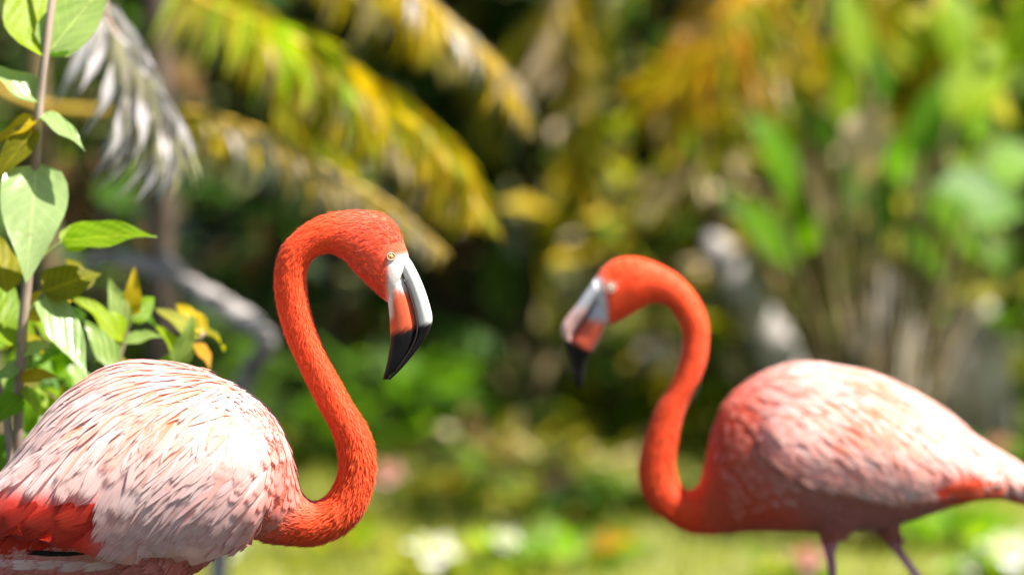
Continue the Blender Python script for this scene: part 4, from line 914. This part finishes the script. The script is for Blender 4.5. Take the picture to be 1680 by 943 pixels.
# undergrowth behind: bushes, each with its stems and one mass of leaves ------------
def bush(label, x, Y, h, r, n, mats, L, seed, name='understory_bush', cat='bush', group='dark bushes at the back', zc=.5):
    rg = random.Random(seed); o_ = V3(x, Y, 0); root = empty(name, o_, label, cat, group)
    for i in range(7):
        a = rg.uniform(0, 6.28); e = o_ + V3(math.cos(a) * r * .6, math.sin(a) * r * .6, h * rg.uniform(.6, .95))
        stalks(root, o_, [[o_ + V3(math.cos(a) * .04, math.sin(a) * .04, -.02), o_.lerp(e, .5) + V3(rg.uniform(-.05, .05), 0, .08), e]], M['bark'], 'stem', .014, .004, 7)
    V = []; F = []; UV = []; 
    clumps = [(o_ + V3(rg.gauss(0, .5) * r, rg.gauss(0, .5) * r, h * rg.uniform(.08, 1.0)), rg.uniform(.16, .34)) for _ in range(26)]
    for i in range(n):
        c, cr = rg.choice(clumps); d = Vector((rg.gauss(0, 1), rg.gauss(0, 1), rg.gauss(0, .8))).normalized(); p = c + d * cr * rg.random() ** .4
        if p.z < .02: p.z = rg.uniform(.02, .2)
        d = (d + V3(rg.uniform(-.6, .6), rg.uniform(-.8, .3), rg.uniform(-.6, .3))).normalized(); nn = V3(rg.uniform(-.6, .6), rg.uniform(-.6, .2), 1); nn = (nn - d * nn.dot(d)).normalized(); s = nn.cross(d)
        l = L * rg.uniform(.6, 1.3); wd = l * rg.uniform(.18, .27); b = len(V)
        V += [p, p + d * l * .45 + s * wd + nn * wd * .3, p + d * l * .5, p + d * l * .45 - s * wd + nn * wd * .3, p + d * l - nn * l * .12]
        UV += [(0, .5), (.45, 1), (.5, .5), (.45, 0), (1, .5)]
        F += [(b, b + 2, b + 1), (b, b + 3, b + 2), (b + 1, b + 2, b + 4), (b + 2, b + 3, b + 4)]
    o = mesh('crown', V, F, M[mats[0]], root, smooth=False, uvs=UV, origin=o_)
    for mt in mats[1:]: o.data.materials.append(M[mt])
    o.data.polygons.foreach_set('material_index', np.repeat(np.random.RandomState(seed).randint(0, len(mats), n), 4))
BU = [(-1.75, 10.6, 1.9, .5, 'green'), (-1.15, 12.2, 1.7, .5, 'dark'), (-.55, 13.4, 1.9, .55, 'dark'), (.0, 14.4, 2.1, .6, 'dark'), (.6, 14.6, 2.0, .6, 'dark'), (1.15, 14.2, 1.9, .55, 'olive'), (1.65, 13.6, 2.0, .55, 'green'), (2.2, 13.0, 2.1, .6, 'green'), (-2.2, 12.6, 2.2, .6, 'dark'), (-.9, 15.4, 2.6, .7, 'dark'), (.3, 16.2, 2.6, .8, 'dark'), (1.5, 16.0, 2.6, .8, 'dark'), (2.9, 14.8, 2.6, .8, 'dark'), (-2.6, 15, 2.6, .8, 'dark')]
BL = ['green bush behind the leafy shrub at the palm cane', 'dark bush behind the slanting dead branch', 'dark bush framed by the curved neck of the larger flamingo', 'dark bush in the gap between the two flamingo heads', 'dark bush above the head of the smaller flamingo', 'olive bush behind the leaning log', 'green bush behind the tall pale boulder', 'green bush behind the brown boulder',
      'dark bush at the outer side of the leafy shrub', 'tall dark bush behind the silver dead frond', 'tall dark bush behind the golden palm', 'tall dark bush behind the paddle leaved plant', 'tall dark bush past the brown boulder', 'tall dark bush past the leafy shrub']
BU += [(1.75, 12.0, 1.5, .42, 'lime'), (1.2, 12.3, 1.35, .32, 'lime'), (.66, 12.4, 1.15, .32, 'gold'), (2.35, 11.6, 1.5, .4, 'lime')]
BL += ['lime green bush behind the dry tan hanging leaf and paddle leaves', 'lime green bush over the leaning log end', 'golden olive bush over the head of the smaller flamingo', 'lime green bush past the brown boulder']
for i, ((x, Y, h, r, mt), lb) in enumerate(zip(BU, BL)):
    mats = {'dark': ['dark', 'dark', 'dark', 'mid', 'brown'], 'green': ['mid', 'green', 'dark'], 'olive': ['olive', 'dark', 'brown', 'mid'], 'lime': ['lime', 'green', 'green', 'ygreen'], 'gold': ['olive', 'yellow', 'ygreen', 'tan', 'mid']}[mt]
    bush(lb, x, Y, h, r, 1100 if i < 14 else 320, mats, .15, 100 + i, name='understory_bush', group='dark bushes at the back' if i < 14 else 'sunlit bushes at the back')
# trees closing the view; the last two added, crowns unseen, to shade the undergrowth
def tree(label, x, Y, h, r, seed):
    rg = random.Random(seed); o_ = V3(x, Y, 0); root = empty('shade_tree', o_, label, 'tree', 'shade trees at the back')
    V, F = gnarled([V3(x, Y, -.1), V3(x + .05, Y, h * .3), V3(x - .05, Y + .1, h * .6), V3(x, Y, h * .85)], [.17, .13, .1, .04], .06, seed); 
    for i in range(6):
        a = i * 1.05 + rg.random(); z = h * rg.uniform(.3, .6); tube([V3(x, Y, z), V3(x + math.cos(a) * r * .4, Y + math.sin(a) * r * .4, z + .5), V3(x + math.cos(a) * r * .8, Y + math.sin(a) * r * .8, z + .9)], [.06, .04, .015], 8, V, F)
    mesh('trunk', V, F, M['bark'], root, origin=o_)
    V = []; F = []; UV = []; n = 2600
    cl = [(V3(x + rg.gauss(0, .42) * r, Y + rg.gauss(0, .42) * r, h * rg.uniform(.22 if Y > 16 else .45, 1.0)), rg.uniform(.4, .8)) for _ in range(34)]
    for i in range(n):
        c, cr = rg.choice(cl); d = Vector((rg.gauss(0, 1), rg.gauss(0, 1), rg.gauss(0, 1))).normalized(); p = c + d * cr * rg.random() ** .4; l = rg.uniform(.16, .34)
        d = (d + V3(0, 0, -.4)).normalized(); s = d.orthogonal().normalized(); nn = d.cross(s); wd = l * .25; b = len(V)
        V += [p, p + d * l * .5 + s * wd + nn * wd * .3, p + d * l * .5 - s * wd + nn * wd * .3, p + d * l]; UV += [(0, .5), (.5, 1), (.5, 0), (1, .5)]; F += [(b, b + 2, b + 1), (b + 1, b + 2, b + 3)]
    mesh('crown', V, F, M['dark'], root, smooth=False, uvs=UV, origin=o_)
for i, (x, Y, h, r, lb) in enumerate([(-4.2, 17.5, 5.5, 1.8, 'outermost shade tree on the leafy shrub side'), (-1.8, 18.5, 6, 2, 'shade tree behind the silver dead frond'), (.6, 18.2, 5.6, 1.9, 'shade tree behind the gap between the flamingo heads'), (2.8, 18.0, 6, 2, 'shade tree behind the paddle leaved plant'), (5.0, 17, 5.5, 1.9, 'outermost shade tree past the brown boulder'), (-6.5, 20, 6.5, 2.2, 'farthest shade tree past the leafy shrub'), (7.4, 20, 6.5, 2.2, 'farthest shade tree past the boulders'), (1.08, 13.7, 4.6, 1.5, 'added shade tree rooted behind the tall pale boulder'), (-.2, 15.2, 5.0, 1.5, 'added shade tree rooted behind the young upright-leaved plant')]):
    tree(lb, x, Y, h, r, 300 + i)
